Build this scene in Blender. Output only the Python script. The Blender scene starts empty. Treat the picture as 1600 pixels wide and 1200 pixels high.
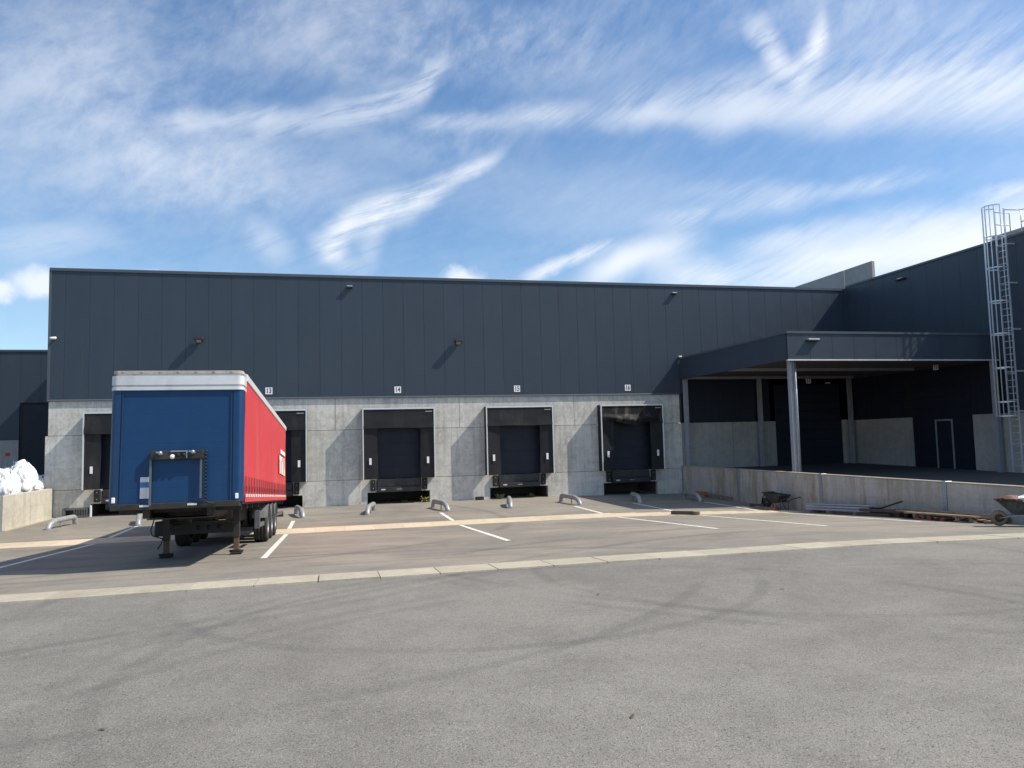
import bpy, bmesh, math, random
from mathutils import Vector, Matrix, noise
random.seed(7)
R = math.radians
sc = bpy.context.scene
col = sc.collection

# ------------------------------------------------------------------ camera, sky, sun, exposure
CAM = Vector((2.9273, -36.6224, 2.9314))
YAW, PIT, ROL, FPX = -0.2365, 0.0743, -0.0251, 1164.13
cam_d = bpy.data.cameras.new('camera'); cam = bpy.data.objects.new('camera', cam_d); col.objects.link(cam)
F = Vector((math.sin(-YAW)*math.cos(PIT), math.cos(YAW)*math.cos(PIT), math.sin(PIT)))
Rt = F.cross(Vector((0, 0, 1))).normalized(); Up = Rt.cross(F)
R2 = math.cos(ROL)*Rt + math.sin(ROL)*Up; U2 = -math.sin(ROL)*Rt + math.cos(ROL)*Up
m3 = Matrix((R2, U2, -F)).transposed()
cam.matrix_world = Matrix.Translation(CAM) @ m3.to_4x4()
cam_d.sensor_fit = 'HORIZONTAL'; cam_d.sensor_width = 36.0; cam_d.lens = 36.0*FPX/1600.0
cam_d.clip_start = 0.1; cam_d.clip_end = 3000
sc.camera = cam
sc.view_settings.view_transform = 'Standard'; sc.view_settings.look = 'None'
sc.view_settings.gamma = 1.0; sc.view_settings.use_curve_mapping = False
sc.view_settings.exposure = 0.33

SUN_TO = Vector((3.2, -1.0, 3.72)).normalized()          # towards the sun
sun_el = math.asin(SUN_TO.z); sun_az = math.atan2(SUN_TO.x, SUN_TO.y)
sd = bpy.data.lights.new('sun', 'SUN'); sd.energy = 4.2; sd.angle = R(0.53); sd.color = (1.0, 0.925, 0.80)
so = bpy.data.objects.new('sun', sd); col.objects.link(so)
so.rotation_euler = (-SUN_TO).to_track_quat('-Z', 'Y').to_euler(); so.location = (60, -40, 60)

world = bpy.data.worlds.new('World'); sc.world = world; world.use_nodes = True
def build_world():
    world.cycles.sampling_method = 'NONE'
    nt = world.node_tree; nt.nodes.clear(); N = nt.nodes.new; L = nt.links.new
    out = N('ShaderNodeOutputWorld'); bg = N('ShaderNodeBackground'); L(bg.outputs[0], out.inputs[0])
    bg.inputs[1].default_value = 0.128
    sky = N('ShaderNodeTexSky'); sky.sky_type = 'NISHITA'; sky.sun_disc = False
    sky.sun_elevation = sun_el; sky.sun_rotation = sun_az; sky.air_density = 1.0; sky.dust_density = 0.6; sky.ozone_density = 1.8
    tc = N('ShaderNodeTexCoord'); sep = N('ShaderNodeSeparateXYZ'); L(tc.outputs['Generated'], sep.inputs[0])
    def M(op, a, b=None, c=None, clamp=False):
        n = N('ShaderNodeMath'); n.operation = op; n.use_clamp = clamp
        for i, v in enumerate((a, b, c)):
            if v is None: continue
            if isinstance(v, (int, float)): n.inputs[i].default_value = v
            else: L(v, n.inputs[i])
        return n.outputs[0]
    az = M('ARCTAN2', sep.outputs[0], sep.outputs[1]); el = M('ARCSINE', sep.outputs[2])
    cmb = N('ShaderNodeCombineXYZ'); L(az, cmb.inputs[0]); L(el, cmb.inputs[1])
    def noise_n(vec, scale, detail=6, rough=0.6, dist=0.0):
        n = N('ShaderNodeTexNoise'); n.noise_dimensions = '2D'; L(vec, n.inputs['Vector'])
        n.inputs['Scale'].default_value = scale; n.inputs['Detail'].default_value = detail
        n.inputs['Roughness'].default_value = rough; n.inputs['Distortion'].default_value = dist
        return n
    def mapping(vec, loc, rot, scl, typ='TEXTURE'):
        m = N('ShaderNodeMapping'); m.vector_type = typ; L(vec, m.inputs[0])
        m.inputs['Location'].default_value = loc; m.inputs['Rotation'].default_value = (0, 0, rot); m.inputs['Scale'].default_value = scl
        return m.outputs[0]
    def ramp(v, a, b, lo=0.0, hi=1.0, smooth=True):
        n = N('ShaderNodeMapRange'); n.interpolation_type = 'SMOOTHSTEP' if smooth else 'LINEAR'
        L(v, n.inputs[0]); n.inputs[1].default_value = a; n.inputs[2].default_value = b; n.inputs[3].default_value = lo; n.inputs[4].default_value = hi
        return n.outputs[0]
    # warped azimuth / elevation
    def warp(vec, scale, amt, detail=3):
        wn = noise_n(vec, scale, detail, 0.55)
        sub = N('ShaderNodeVectorMath'); sub.operation = 'SUBTRACT'; L(wn.outputs['Color'], sub.inputs[0]); sub.inputs[1].default_value = (0.5, 0.5, 0.5)
        scl = N('ShaderNodeVectorMath'); scl.operation = 'SCALE'; L(sub.outputs[0], scl.inputs[0]); scl.inputs['Scale'].default_value = amt
        add = N('ShaderNodeVectorMath'); add.operation = 'ADD'; L(vec, add.inputs[0]); L(scl.outputs[0], add.inputs[1])
        return add.outputs[0]
    W = warp(cmb.outputs[0], 2.4, 0.085, 1)
    Wm = warp(warp(cmb.outputs[0], 7.0, 0.022, 2), 30.0, 0.010, 3)
    # shared fields: broad soft, long streaks, tilted streaks, mottle, filaments
    S = {'soft': noise_n(mapping(W, (0.1, 0.3, 0), R(10), (0.30, 0.12, 1)), 1.0, 4, 0.5).outputs[0],
         'long': noise_n(mapping(W, (0.7, 0.2, 0), R(8), (0.22, 0.060, 1)), 1.0, 6, 0.58).outputs[0],
         'tilt': noise_n(mapping(W, (0.4, 0.9, 0), R(34), (0.10, 0.030, 1)), 1.0, 6, 0.60).outputs[0],
         'mott': noise_n(mapping(W, (0.2, 0.5, 0), R(38), (0.040, 0.024, 1)), 1.0, 7, 0.64, 0.15).outputs[0],
         'fila': noise_n(mapping(W, (0.9, 0.1, 0), R(22), (0.12, 0.010, 1)), 1.0, 8, 0.66).outputs[0]}
    def mixf(names): 
        t = None
        for nm, w in names:
            q = M('MULTIPLY', S[nm], w); t = q if t is None else M('ADD', t, q)
        return t
    FLD = {'band': mixf((('long', .45), ('tilt', .22), ('fila', .33))), 'wisp': mixf((('tilt', .45), ('fila', .55))), 'veil': mixf((('soft', .52), ('mott', .40), ('long', .08))), 'full': mixf((('soft', .5), ('long', .3), ('fila', .2)))}
    # thin veil, thickened above the view to neutralise the ambient light
    total = M('ADD', M('MULTIPLY', ramp(FLD['veil'], 0.28, 0.74), ramp(el, 0.42, 0.80, 0.10, 0.60)), M('MULTIPLY', ramp(FLD['full'], 0.44, 0.64), 0.06))
    def cloud(a, e, hl, hw, rot, src, inner=0.0):
        v = mapping(src, (a, e, 0), R(rot), (hl, hw, 1))
        ln = N('ShaderNodeVectorMath'); ln.operation = 'LENGTH'; L(v, ln.inputs[0])
        return ramp(ln.outputs['Value'], 1.0, inner)
    def addc(t, c): return M('SUBTRACT', 1.0, M('MULTIPLY', M('SUBTRACT', 1.0, t), M('SUBTRACT', 1.0, c, None, True)))
    specs = [
        (0.166, 0.413, 0.089, 0.018, 2, 0.50, 'band', 0.30, 0.56), (0.294, 0.417, 0.102, 0.028, 1, 0.50, 'band', 0.30, 0.56), (0.425, 0.418, 0.112, 0.041, 0, 0.50, 'band', 0.30, 0.56), (0.549, 0.414, 0.122, 0.057, -4, 0.50, 'band', 0.30, 0.56),
        (0.665, 0.406, 0.130, 0.072, -4, 0.50, 'band', 0.30, 0.56), (0.770, 0.397, 0.136, 0.085, -7, 0.50, 'band', 0.30, 0.56), (0.863, 0.380, 0.137, 0.092, -13, 0.50, 'band', 0.30, 0.56), (0.424, 0.405, 0.094, 0.021, -3, 0.42, 'full', 0.28, 0.54),
        (0.548, 0.397, 0.099, 0.031, -4, 0.42, 'full', 0.28, 0.54), (0.663, 0.387, 0.103, 0.041, -5, 0.42, 'full', 0.28, 0.54), (0.768, 0.375, 0.106, 0.050, -9, 0.42, 'full', 0.28, 0.54), (0.861, 0.358, 0.107, 0.057, -12, 0.42, 'full', 0.28, 0.54),
        (0.586, 0.471, 0.055, 0.023, -60, 0.66, 'wisp', 0.28, 0.54), (0.648, 0.466, 0.039, 0.017, -101, 0.66, 'wisp', 0.26, 0.52), (0.638, 0.442, 0.044, 0.020, -122, 0.66, 'wisp', 0.26, 0.52), (0.609, 0.435, 0.050, 0.020, -35, 0.50, 'wisp', 0.28, 0.54),
        (-0.172, 0.391, 0.074, 0.020, 6, 0.50, 'wisp', 0.32, 0.56), (-0.079, 0.402, 0.084, 0.027, 8, 0.50, 'wisp', 0.32, 0.56), (0.011, 0.419, 0.083, 0.032, 13, 0.50, 'wisp', 0.32, 0.56), (0.084, 0.440, 0.072, 0.032, 21, 0.50, 'wisp', 0.32, 0.56),
        (0.132, 0.466, 0.056, 0.025, 39, 0.50, 'wisp', 0.32, 0.56), (0.038, 0.505, 0.301, 0.089, 3, 0.42, 'veil', 0.34, 0.62), (0.278, 0.496, 0.261, 0.069, -3, 0.50, 'veil', 0.34, 0.60), (-0.297, 0.396, 0.300, 0.188, 4, 0.50, 'veil', 0.33, 0.62),
        (-0.121, 0.330, 0.250, 0.094, 1, 0.42, 'veil', 0.37, 0.62), (0.688, 0.480, 0.241, 0.054, -13, 0.42, 'veil', 0.36, 0.62), (0.167, 0.395, 0.191, 0.054, 2, 0.30, 'veil', 0.36, 0.60), (0.328, 0.315, 0.253, 0.079, -4, 0.20, 'full', 0.36, 0.60),
        (0.003, 0.265, 0.057, 0.028, 47, 0.66, 'wisp', 0.24, 0.50), (0.039, 0.292, 0.064, 0.033, 29, 0.66, 'wisp', 0.24, 0.50), (0.082, 0.309, 0.061, 0.031, 15, 0.66, 'wisp', 0.24, 0.50), (0.129, 0.327, 0.062, 0.024, 25, 0.66, 'wisp', 0.24, 0.50),
        (0.189, 0.356, 0.063, 0.016, 26, 0.66, 'wisp', 0.24, 0.50), (0.001, 0.245, 0.050, 0.025, -41, 0.45, 'wisp', 0.32, 0.56), (0.047, 0.259, 0.067, 0.025, -113, 0.32, 'wisp', 0.36, 0.58), (-0.080, 0.258, 0.062, 0.035, -39, 0.36, 'wisp', 0.36, 0.58),
        (0.286, 0.223, 0.052, 0.016, 21, 0.80, 'wisp', 0.22, 0.48), (0.341, 0.243, 0.057, 0.015, 20, 0.80, 'wisp', 0.22, 0.48), (0.377, 0.222, 0.069, 0.036, 25, 0.75, 'full', 0.26, 0.52), (0.441, 0.241, 0.086, 0.038, 11, 0.75, 'full', 0.26, 0.52),
        (0.510, 0.202, 0.114, 0.043, 1, 0.95, 'full', 0.16, 0.46), (0.641, 0.205, 0.124, 0.052, 1, 0.95, 'full', 0.16, 0.46), (0.767, 0.207, 0.122, 0.059, 1, 0.95, 'full', 0.16, 0.46), (0.866, 0.207, 0.109, 0.065, -3, 0.95, 'full', 0.16, 0.46),
        (0.606, 0.240, 0.106, 0.030, 1, 0.62, 'band', 0.30, 0.54), (0.745, 0.236, 0.116, 0.039, -4, 0.62, 'band', 0.30, 0.54), (0.861, 0.228, 0.097, 0.044, -4, 0.62, 'band', 0.30, 0.54), (0.490, 0.283, 0.090, 0.024, 3, 0.48, 'band', 0.32, 0.56),
        (0.601, 0.288, 0.088, 0.026, 3, 0.48, 'band', 0.32, 0.56), (0.711, 0.290, 0.086, 0.021, -0, 0.48, 'band', 0.32, 0.56), (0.835, 0.262, 0.056, 0.016, 2, 0.70, 'band', 0.26, 0.54), (0.531, 0.310, 0.102, 0.021, -3, 0.32, 'band', 0.36, 0.58),
        (-0.331, 0.237, 0.116, 0.034, 9, 0.32, 'band', 0.36, 0.60),
    ]
    SUM = {}
    for (a, e, hl, hw, rot, amp, f, lo, hi) in specs:
        c = cloud(a, e, hl, hw, rot, Wm)
        SUM[f] = M('MULTIPLY_ADD', c, amp, SUM[f]) if f in SUM else M('MULTIPLY', c, amp)
    for f, (lo, hi) in {'band': (.30, .60), 'wisp': (.26, .57), 'full': (.20, .50), 'veil': (.24, .76)}.items():
        total = addc(total, M('MULTIPLY', M('MINIMUM', SUM[f], 0.97), ramp(FLD[f], lo, hi, 0.10)))
    # small cumulus heads just above the roof line
    W2 = warp(cmb.outputs[0], 42.0, 0.020, 4)
    for (a, e, hl, hw) in [(0.172, 0.210, 0.036, 0.024), (0.120, 0.209, 0.014, 0.009), (-0.325, 0.190, 0.042, 0.020), (-0.225, 0.197, 0.034, 0.018), (-0.38, 0.178, 0.03, 0.016), (0.245, 0.203, 0.02, 0.012)]:
        total = addc(total, M('MULTIPLY', cloud(a, e, hl*1.15, hw*1.15, 0, W2, 0.30), 0.85))
    mix = N('ShaderNodeMix'); mix.data_type = 'RGBA'; L(M('MULTIPLY', total, 0.92), mix.inputs[0])
    sat = N('ShaderNodeHueSaturation'); sat.inputs['Saturation'].default_value = 1.20; L(sky.outputs[0], sat.inputs['Color'])
    L(sat.outputs[0], mix.inputs[6]); mix.inputs[7].default_value = (6.3, 6.55, 6.9, 1)
    L(mix.outputs[2], bg.inputs[0])
build_world()

# ------------------------------------------------------------------ materials
def nodes_of(name):
    m = bpy.data.materials.new(name); m.use_nodes = True; nt = m.node_tree
    return m, nt, nt.nodes['Principled BSDF']
class NB:
    def __init__(s, nt): s.nt = nt
    def n(s, t): return s.nt.nodes.new(t)
    def l(s, a, b): s.nt.links.new(a, b)
    def math(s, op, a, b=None, clamp=False):
        n = s.n('ShaderNodeMath'); n.operation = op; n.use_clamp = clamp
        for i, v in enumerate((a, b)):
            if v is None: continue
            if isinstance(v, (int, float)): n.inputs[i].default_value = v
            else: s.l(v, n.inputs[i])
        return n.outputs[0]
    def pos(s, scale=(1, 1, 1)):
        g = s.n('ShaderNodeNewGeometry'); m = s.n('ShaderNodeMapping'); s.l(g.outputs['Position'], m.inputs[0]); m.inputs['Scale'].default_value = scale
        return m.outputs[0]
    def obj(s, scale=(1, 1, 1)):
        g = s.n('ShaderNodeTexCoord'); m = s.n('ShaderNodeMapping'); s.l(g.outputs['Object'], m.inputs[0]); m.inputs['Scale'].default_value = scale
        return m.outputs[0]
    def noise(s, vec, scale, detail=4, rough=0.55, dist=0.0):
        n = s.n('ShaderNodeTexNoise'); s.l(vec, n.inputs['Vector']); n.inputs['Scale'].default_value = scale
        n.inputs['Detail'].default_value = detail; n.inputs['Roughness'].default_value = rough; n.inputs['Distortion'].default_value = dist
        return n.outputs[0]
    def ramp(s, v, a, b, lo=0.0, hi=1.0, smooth=True):
        n = s.n('ShaderNodeMapRange'); n.interpolation_type = 'SMOOTHSTEP' if smooth else 'LINEAR'; s.l(v, n.inputs[0])
        n.inputs[1].default_value = a; n.inputs[2].default_value = b; n.inputs[3].default_value = lo; n.inputs[4].default_value = hi
        return n.outputs[0]
    def mix(s, f, a, b, typ='MIX'):
        n = s.n('ShaderNodeMix'); n.data_type = 'RGBA'; n.blend_type = typ
        for i, v in ((0, f), (6, a), (7, b)):
            if isinstance(v, (int, float)): n.inputs[i].default_value = v
            elif isinstance(v, tuple): n.inputs[i].default_value = (*v[:3], 1)
            else: s.l(v, n.inputs[i])
        return n.outputs[2]
    def bump(s, h, strength=0.3, dist=0.01):
        n = s.n('ShaderNodeBump'); n.inputs['Strength'].default_value = strength; n.inputs['Distance'].default_value = dist; s.l(h, n.inputs['Height'])
        return n.outputs[0]
def simple(name, c, rough=0.6, metal=0.0, spec=0.5, var=0.12, scale=6.0, bump=0.0, bscale=40.0, dirt=None, dscale=2.0):
    m, nt, b = nodes_of(name); B = NB(nt)
    b.inputs['Roughness'].default_value = rough; b.inputs['Metallic'].default_value = metal; b.inputs['Specular IOR Level'].default_value = spec
    v = B.noise(B.pos(), scale, 5, 0.6)
    k = B.ramp(v, 0.25, 0.75, 1-var, 1+var, False)
    cc = B.mix(1.0, c, k, 'MULTIPLY')
    if dirt:
        d = B.noise(B.pos((1, 1, 0.35)), dscale, 6, 0.65)
        cc = B.mix(B.ramp(d, 0.48, 0.78), cc, dirt)
    B.l(cc, b.inputs['Base Color'])
    if bump: B.l(B.bump(B.noise(B.pos(), bscale, 4), bump, 0.01), b.inputs['Normal'])
    return m
def mat_cladding(name, c, rough=0.42):
    m, nt, b = nodes_of(name); B = NB(nt)
    oi = B.n('ShaderNodeObjectInfo')
    k = B.math('ADD', B.ramp(oi.outputs['Random'], 0, 1, 0.97, 1.03, False), B.ramp(B.noise(B.pos((1, 1, .3)), 1.3, 4), .3, .7, -.05, .05, False))
    base = B.mix(1.0, c, k, 'MULTIPLY')
    st = B.noise(B.pos((14, 14, .35)), 1.0, 5, 0.6)
    base = B.mix(B.ramp(st, 0.55, 0.85, 0, 0.12), base, (0.16, 0.16, 0.155))
    B.l(base, b.inputs['Base Color']); b.inputs['Specular IOR Level'].default_value = 0.32
    B.l(B.ramp(B.noise(B.pos(), 2.0, 4), .3, .7, rough-.05, rough+.06, False), b.inputs['Roughness'])
    w = B.noise(B.pos((30, 30, .6)), 1.0, 2); w2 = B.noise(B.pos((.7, .7, .25)), 1.0, 2)
    B.l(B.bump(B.math('ADD', B.math('MULTIPLY', w, .03), w2), 0.25, 0.02), b.inputs['Normal'])
    return m
def mat_concrete(name, light, dark, stain, streak=0.5, moss=None, patch=0.5, warm=None):
    m, nt, b = nodes_of(name); B = NB(nt)
    oi = B.n('ShaderNodeObjectInfo'); p = B.pos()
    n1 = B.noise(p, 0.55, 6, 0.62, 0.5); n2 = B.noise(p, 3.4, 8, 0.74, 0.6); n3 = B.noise(p, 26, 5, 0.75)
    vs = B.noise(B.pos((5.5, 5.5, .22)), 1.0, 6, 0.65); hs = B.noise(B.pos((.35, .35, 9)), 1.0, 4, 0.6); fv = B.noise(B.pos((22, 22, .5)), 1.0, 3, 0.6)
    c = B.mix(B.ramp(B.math('ADD', B.math('MULTIPLY', n1, .42), B.math('MULTIPLY', n2, .58)), 0.38, 0.60), dark, light)
    c = B.mix(B.math('MULTIPLY', B.ramp(vs, 0.47, 0.70), streak), c, stain)
    c = B.mix(B.math('MULTIPLY', B.ramp(hs, 0.50, 0.76), 0.30), c, stain)
    c = B.mix(1.0, c, B.ramp(fv, .3, .7, .93, 1.07, False), 'MULTIPLY')
    bl = B.ramp(B.noise(B.pos((1.5, 1.5, .8)), 0.9, 7, 0.74, 1.4), 0.52, 0.66)
    c = B.mix(B.math('MULTIPLY', bl, patch), c, tuple(x*0.58 for x in dark))
    li = B.ramp(B.noise(B.pos((1.1, 1.1, 1.6)), 1.3, 7, 0.72, 1.0), 0.56, 0.70)
    c = B.mix(B.math('MULTIPLY', li, patch*.8), c, tuple(min(1, x*1.18) for x in light))
    if moss: c = B.mix(B.math('MULTIPLY', B.math('MULTIPLY', B.ramp(B.noise(B.pos((2.2, 2.2, .35)), 1.0, 7, .70), .40, .62), B.ramp(B.noise(B.pos((.22, .22, .1)), 1.0, 2), .30, .50)), .85), c, moss)
    if warm: c = B.mix(B.math('MULTIPLY', B.ramp(B.noise(B.pos((.25, .25, .25)), 1.0, 2), .45, .6), .8), c, warm)
    c = B.mix(1.0, c, B.ramp(n3, .3, .7, .9, 1.1, False), 'MULTIPLY')
    c = B.mix(1.0, c, B.ramp(oi.outputs['Random'], 0, 1, .93, 1.06, False), 'MULTIPLY')
    pores = B.noise(p, 60, 2, .5); c = B.mix(B.ramp(pores, .70, .76, 0, .55), c, tuple(x*.35 for x in dark))
    B.l(c, b.inputs['Base Color']); b.inputs['Roughness'].default_value = 0.85; b.inputs['Specular IOR Level'].default_value = 0.25
    B.l(B.bump(B.math('ADD', n2, B.math('MULTIPLY', n3, .4)), 0.35, 0.012), b.inputs['Normal'])
    return m
def mat_asphalt(name, c1, c2, dust=None, arcs=(), lines=False, grain=1.0, band=None):
    m, nt, b = nodes_of(name); B = NB(nt); p = B.pos()
    big = B.noise(B.pos((1, 1, 0)), 0.16, 5, 0.6, 0.6); mid = B.noise(p, 1.1, 6, 0.65); sm = B.noise(p, 9, 5, 0.7)
    g1 = B.noise(p, 75, 3, 0.75)
    vo = B.n('ShaderNodeTexVoronoi'); B.l(p, vo.inputs['Vector']); vo.inputs['Scale'].default_value = 95.0; vo.inputs['Randomness'].default_value = 1.0
    c = B.mix(B.ramp(B.math('ADD', B.math('MULTIPLY', big, .55), B.math('MULTIPLY', mid, .45)), 0.36, 0.64), c1, c2)
    if dust: c = B.mix(B.math('MULTIPLY', B.ramp(B.noise(B.pos((.6, 1, 0)), 0.35, 6, .65, .8), .42, .66), .75), c, dust)
    c = B.mix(1.0, c, B.ramp(sm, .3, .7, .92, 1.08, False), 'MULTIPLY')
    c = B.mix(1.0, c, B.ramp(g1, .28, .72, 1-.36*grain, 1+.36*grain, False), 'MULTIPLY')
    sp = B.n('ShaderNodeSeparateColor'); B.l(vo.outputs['Color'], sp.inputs[0])
    c = B.mix(B.ramp(sp.outputs[0], .91, .98, 0, .42*grain), c, (.42, .40, .365))
    c = B.mix(B.ramp(sp.outputs[1], .86, .95, 0, .55*grain), c, (.035, .035, .036))
    g = B.n('ShaderNodeNewGeometry'); se = B.n('ShaderNodeSeparateXYZ'); B.l(g.outputs['Position'], se.inputs[0])
    wob = B.math('MULTIPLY', B.math('SUBTRACT', B.noise(B.pos((1, 1, 0)), .25, 2), .5), 0.35)
    brk = B.ramp(B.noise(B.pos((1, 1, 0)), .30, 4, .6), .34, .56)
    for (ax, ay, ar, w, st) in arcs:                      # tyre marks: arcs of rubber on the surface
        dx = B.math('SUBTRACT', se.outputs[0], ax); dy = B.math('SUBTRACT', se.outputs[1], ay)
        d = B.math('SQRT', B.math('ADD', B.math('MULTIPLY', dx, dx), B.math('MULTIPLY', dy, dy)))
        e = B.math('ABSOLUTE', B.math('SUBTRACT', B.math('ADD', d, wob), ar))
        k = B.math('MULTIPLY', B.math('MULTIPLY', B.ramp(e, w, w*.25), brk), st*1.1)
        c = B.mix(k, c, (.045, .045, .046))
    if band:                                             # cross-wise rubbing from turning wheels
        sb = B.noise(B.pos((.12, 3.2, 0)), 1.0, 5, .6)
        c = B.mix(B.math('MULTIPLY', B.ramp(sb, .52, .74), band), c, (.06, .058, .056))
    oil = B.noise(B.pos((1, 1, 0)), 0.9, 5, .75, 1.5)
    c = B.mix(B.ramp(oil, .70, .78, 0, .45), c, (.04, .038, .036))
    B.l(c, b.inputs['Base Color']); b.inputs['Roughness'].default_value = .88; b.inputs['Specular IOR Level'].default_value = .3
    B.l(B.bump(B.math('ADD', g1, B.math('MULTIPLY', vo.outputs['Distance'], .8)), 0.55*grain, 0.006), b.inputs['Normal'])
    return m
CLAD = (0.043, 0.060, 0.083)
M = {}
M['clad'] = mat_cladding('anthracite_cladding', CLAD)
M['clad_trim'] = mat_cladding('anthracite_trim', (0.085, 0.103, 0.125), 0.36)
M['joint'] = simple('dark_joint', (0.012, 0.014, 0.017), .8)
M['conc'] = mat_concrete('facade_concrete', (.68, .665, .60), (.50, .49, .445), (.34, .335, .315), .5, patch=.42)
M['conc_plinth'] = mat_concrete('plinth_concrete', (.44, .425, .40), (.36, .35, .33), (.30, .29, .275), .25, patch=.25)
M['conc_ret'] = mat_concrete('mossy_retaining_concrete', (.52, .49, .44), (.43, .405, .36), (.29, .26, .215), .4, moss=(.27, .235, .15), patch=.2)
M['conc_left'] = mat_concrete('pale_retaining_concrete', (.60, .565, .475), (.46, .43, .36), (.33, .30, .235), .5, patch=.15)
M['conc_gutter'] = mat_concrete('dusty_gutter_concrete', (.64, .545, .40), (.54, .455, .33), (.40, .33, .245), .2, patch=.2)
M['conc_kerb'] = mat_concrete('kerb_concrete', (.47, .425, .33), (.39, .35, .275), (.27, .245, .205), .25, patch=.25)
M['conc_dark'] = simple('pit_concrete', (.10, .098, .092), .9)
M['conc_roof'] = mat_concrete('fire_wall_concrete', (.44, .44, .43), (.38, .38, .37), (.33, .33, .32), .2, patch=.1)
ARCS = [(5.99, -29.01, 5.04, .15, .17), (5.99, -29.01, 5.46, .15, .12), (8.72, -35.76, 10.35, .15, .17), (8.72, -35.76, 10.77, .15, .12), (10.64, -24.92, 4.38, .15, .17),
        (0.83, -21.45, 8.81, .15, .17), (17.29, -19.00, 13.37, .15, .17), (17.29, -19.00, 13.79, .15, .12),
        (21.93, -24.97, 23.18, .15, .17), (5.09, -24.46, 4.49, .15, .17), (-12.42, -1.36, 28.50, .15, .17), (-12.42, -1.36, 28.92, .15, .12)]
M['asphalt'] = mat_asphalt('grey_asphalt', (.176, .166, .148), (.238, .226, .200), arcs=ARCS)
M['bay'] = mat_asphalt('dusty_bay_asphalt', (.195, .180, .156), (.262, .240, .205), dust=(.322, .285, .232), arcs=[(-4, -8, 13.2, .25, .22), (16, -34, 17.0, .25, .22), (16, -34, 15.0, .25, .2), (2, -30, 11, .25, .2)], grain=.45, band=.42)
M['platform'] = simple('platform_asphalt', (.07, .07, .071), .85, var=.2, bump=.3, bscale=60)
M['earth'] = simple('far_ground', (.20, .19, .17), .95, var=.2, scale=.3)
M['paint'] = simple('white_road_paint', (.78, .76, .70), .7, var=.14, scale=9, dirt=(.34, .31, .27), dscale=7)
M['fabric'] = simple('black_shelter_fabric', (.012, .0125, .015), .6, spec=.35, var=.3, scale=1.6, bump=.3, bscale=4, dirt=(.034, .032, .032), dscale=1.4)
M['fabric_worn'] = simple('worn_shelter_fabric', (.016, .0155, .016), .75, spec=.25, var=.3, scale=2.0, bump=.3, bscale=6, dirt=(.15, .13, .105), dscale=2.6)
M['alu'] = simple('pale_aluminium', (.72, .73, .74), .38, .35, var=.06)
M['door'] = mat_cladding('door_navy_and_canopy_shade', (0.012, 0.017, 0.031), .5)  # door navy, also darkens cladding under the canopy in place of shade
M['steel_dark'] = simple('dark_leveller_steel', (.030, .031, .034), .5, .2, var=.3, dirt=(.075, .068, .06))
M['rubber'] = simple('black_rubber', (.016, .016, .017), .75, var=.3)
M['white'] = simple('white_plate', (.88, .88, .87), .45, var=.04)
M['greyprint'] = simple('grey_print', (.45, .45, .45), .6)
M['black'] = simple('black_print', (.012, .012, .014), .6)
M['galv'] = simple('galvanised_steel', (.33, .37, .42), .42, .55, var=.2, scale=14)
M['channel'] = simple('blue_grey_channel', (.40, .46, .54), .45, .15, var=.15, scale=5)
M['galv_rail'] = simple('bright_galvanised_tube', (.66, .69, .72), .38, .4, var=.12, scale=14)
M['hoop'] = simple('painted_grey_tube', (.36, .375, .38), .45, .25, var=.22, scale=7, dirt=(.26, .25, .23), dscale=3)
M['column'] = simple('grey_steel_column', (.36, .38, .41), .45, .3, var=.14, scale=5)
M['soffit'] = simple('canopy_soffit', (.10, .092, .085), .6, .2, var=.15)
M['lampblack'] = simple('black_lamp_body', (.025, .026, .028), .5)
M['lampglass'] = simple('lamp_glass', (.35, .36, .36), .15, spec=.8)
M['blue'] = simple('blue_trailer_paint', (.006, .044, .128), .42, spec=.35, var=.10, scale=2.5, dirt=(.016, .055, .125), dscale=.9)
M['bluedark'] = simple('dark_blue_corner_post', (.007, .040, .11), .36, var=.12)
M['red'] = simple('red_tarpaulin', (.58, .050, .060), .5, spec=.4, var=.07, scale=1.2, bump=.06, bscale=1.3, dirt=(.56, .11, .11), dscale=.9)
M['capgrey'] = simple('pale_grey_roof_cap', (.60, .62, .64), .42, var=.06, dirt=(.46, .45, .43), dscale=3)
M['roofdirt'] = simple('dirty_roof_edge', (.42, .38, .33), .7, var=.25, scale=8)
M['chassis'] = simple('black_chassis', (.022, .021, .020), .6, var=.3, dirt=(.065, .05, .036), dscale=2.5)
M['rust'] = simple('rusty_steel', (.12, .066, .034), .8, var=.35, scale=14, dirt=(.06, .045, .035), dscale=8)
M['tyre'] = simple('tyre_rubber', (.022, .022, .022), .8, var=.25, dirt=(.06, .055, .05), dscale=5)
M['rim'] = simple('grey_wheel_rim', (.24, .24, .25), .5, .4, var=.2)
M['guard'] = simple('side_guard_grey', (.13, .14, .15), .45, .3, var=.15)
M['mud'] = simple('grey_mudguard', (.16, .17, .18), .55, var=.2)
M['label'] = simple('pale_sticker', (.62, .64, .66), .5, var=.06)
M['labelblue'] = simple('blue_sticker', (.05, .15, .38), .5)
M['pinkprint'] = simple('pale_pink_print', (.74, .33, .31), .5)
M['yellowprint'] = simple('pale_yellow_print', (.85, .72, .45), .5)
M['band'] = simple('reflective_band', (.72, .66, .64), .4)
M['strap'] = simple('dark_strap', (.10, .018, .022), .7)
M['bag'] = simple('white_woven_bag', (.84, .85, .86), .65, var=.05, scale=6, bump=.12, bscale=9)
M['cord'] = simple('blue_cord', (.10, .18, .27), .7)
M['wood'] = simple('weathered_timber', (.27, .20, .135), .8, var=.3, scale=9, dirt=(.13, .10, .08), dscale=5)
M['wooddark'] = simple('dark_wet_timber', (.085, .065, .052), .8, var=.3, scale=9)
M['redwood'] = simple('red_painted_pallet', (.30, .035, .04), .7, var=.2)
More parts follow.
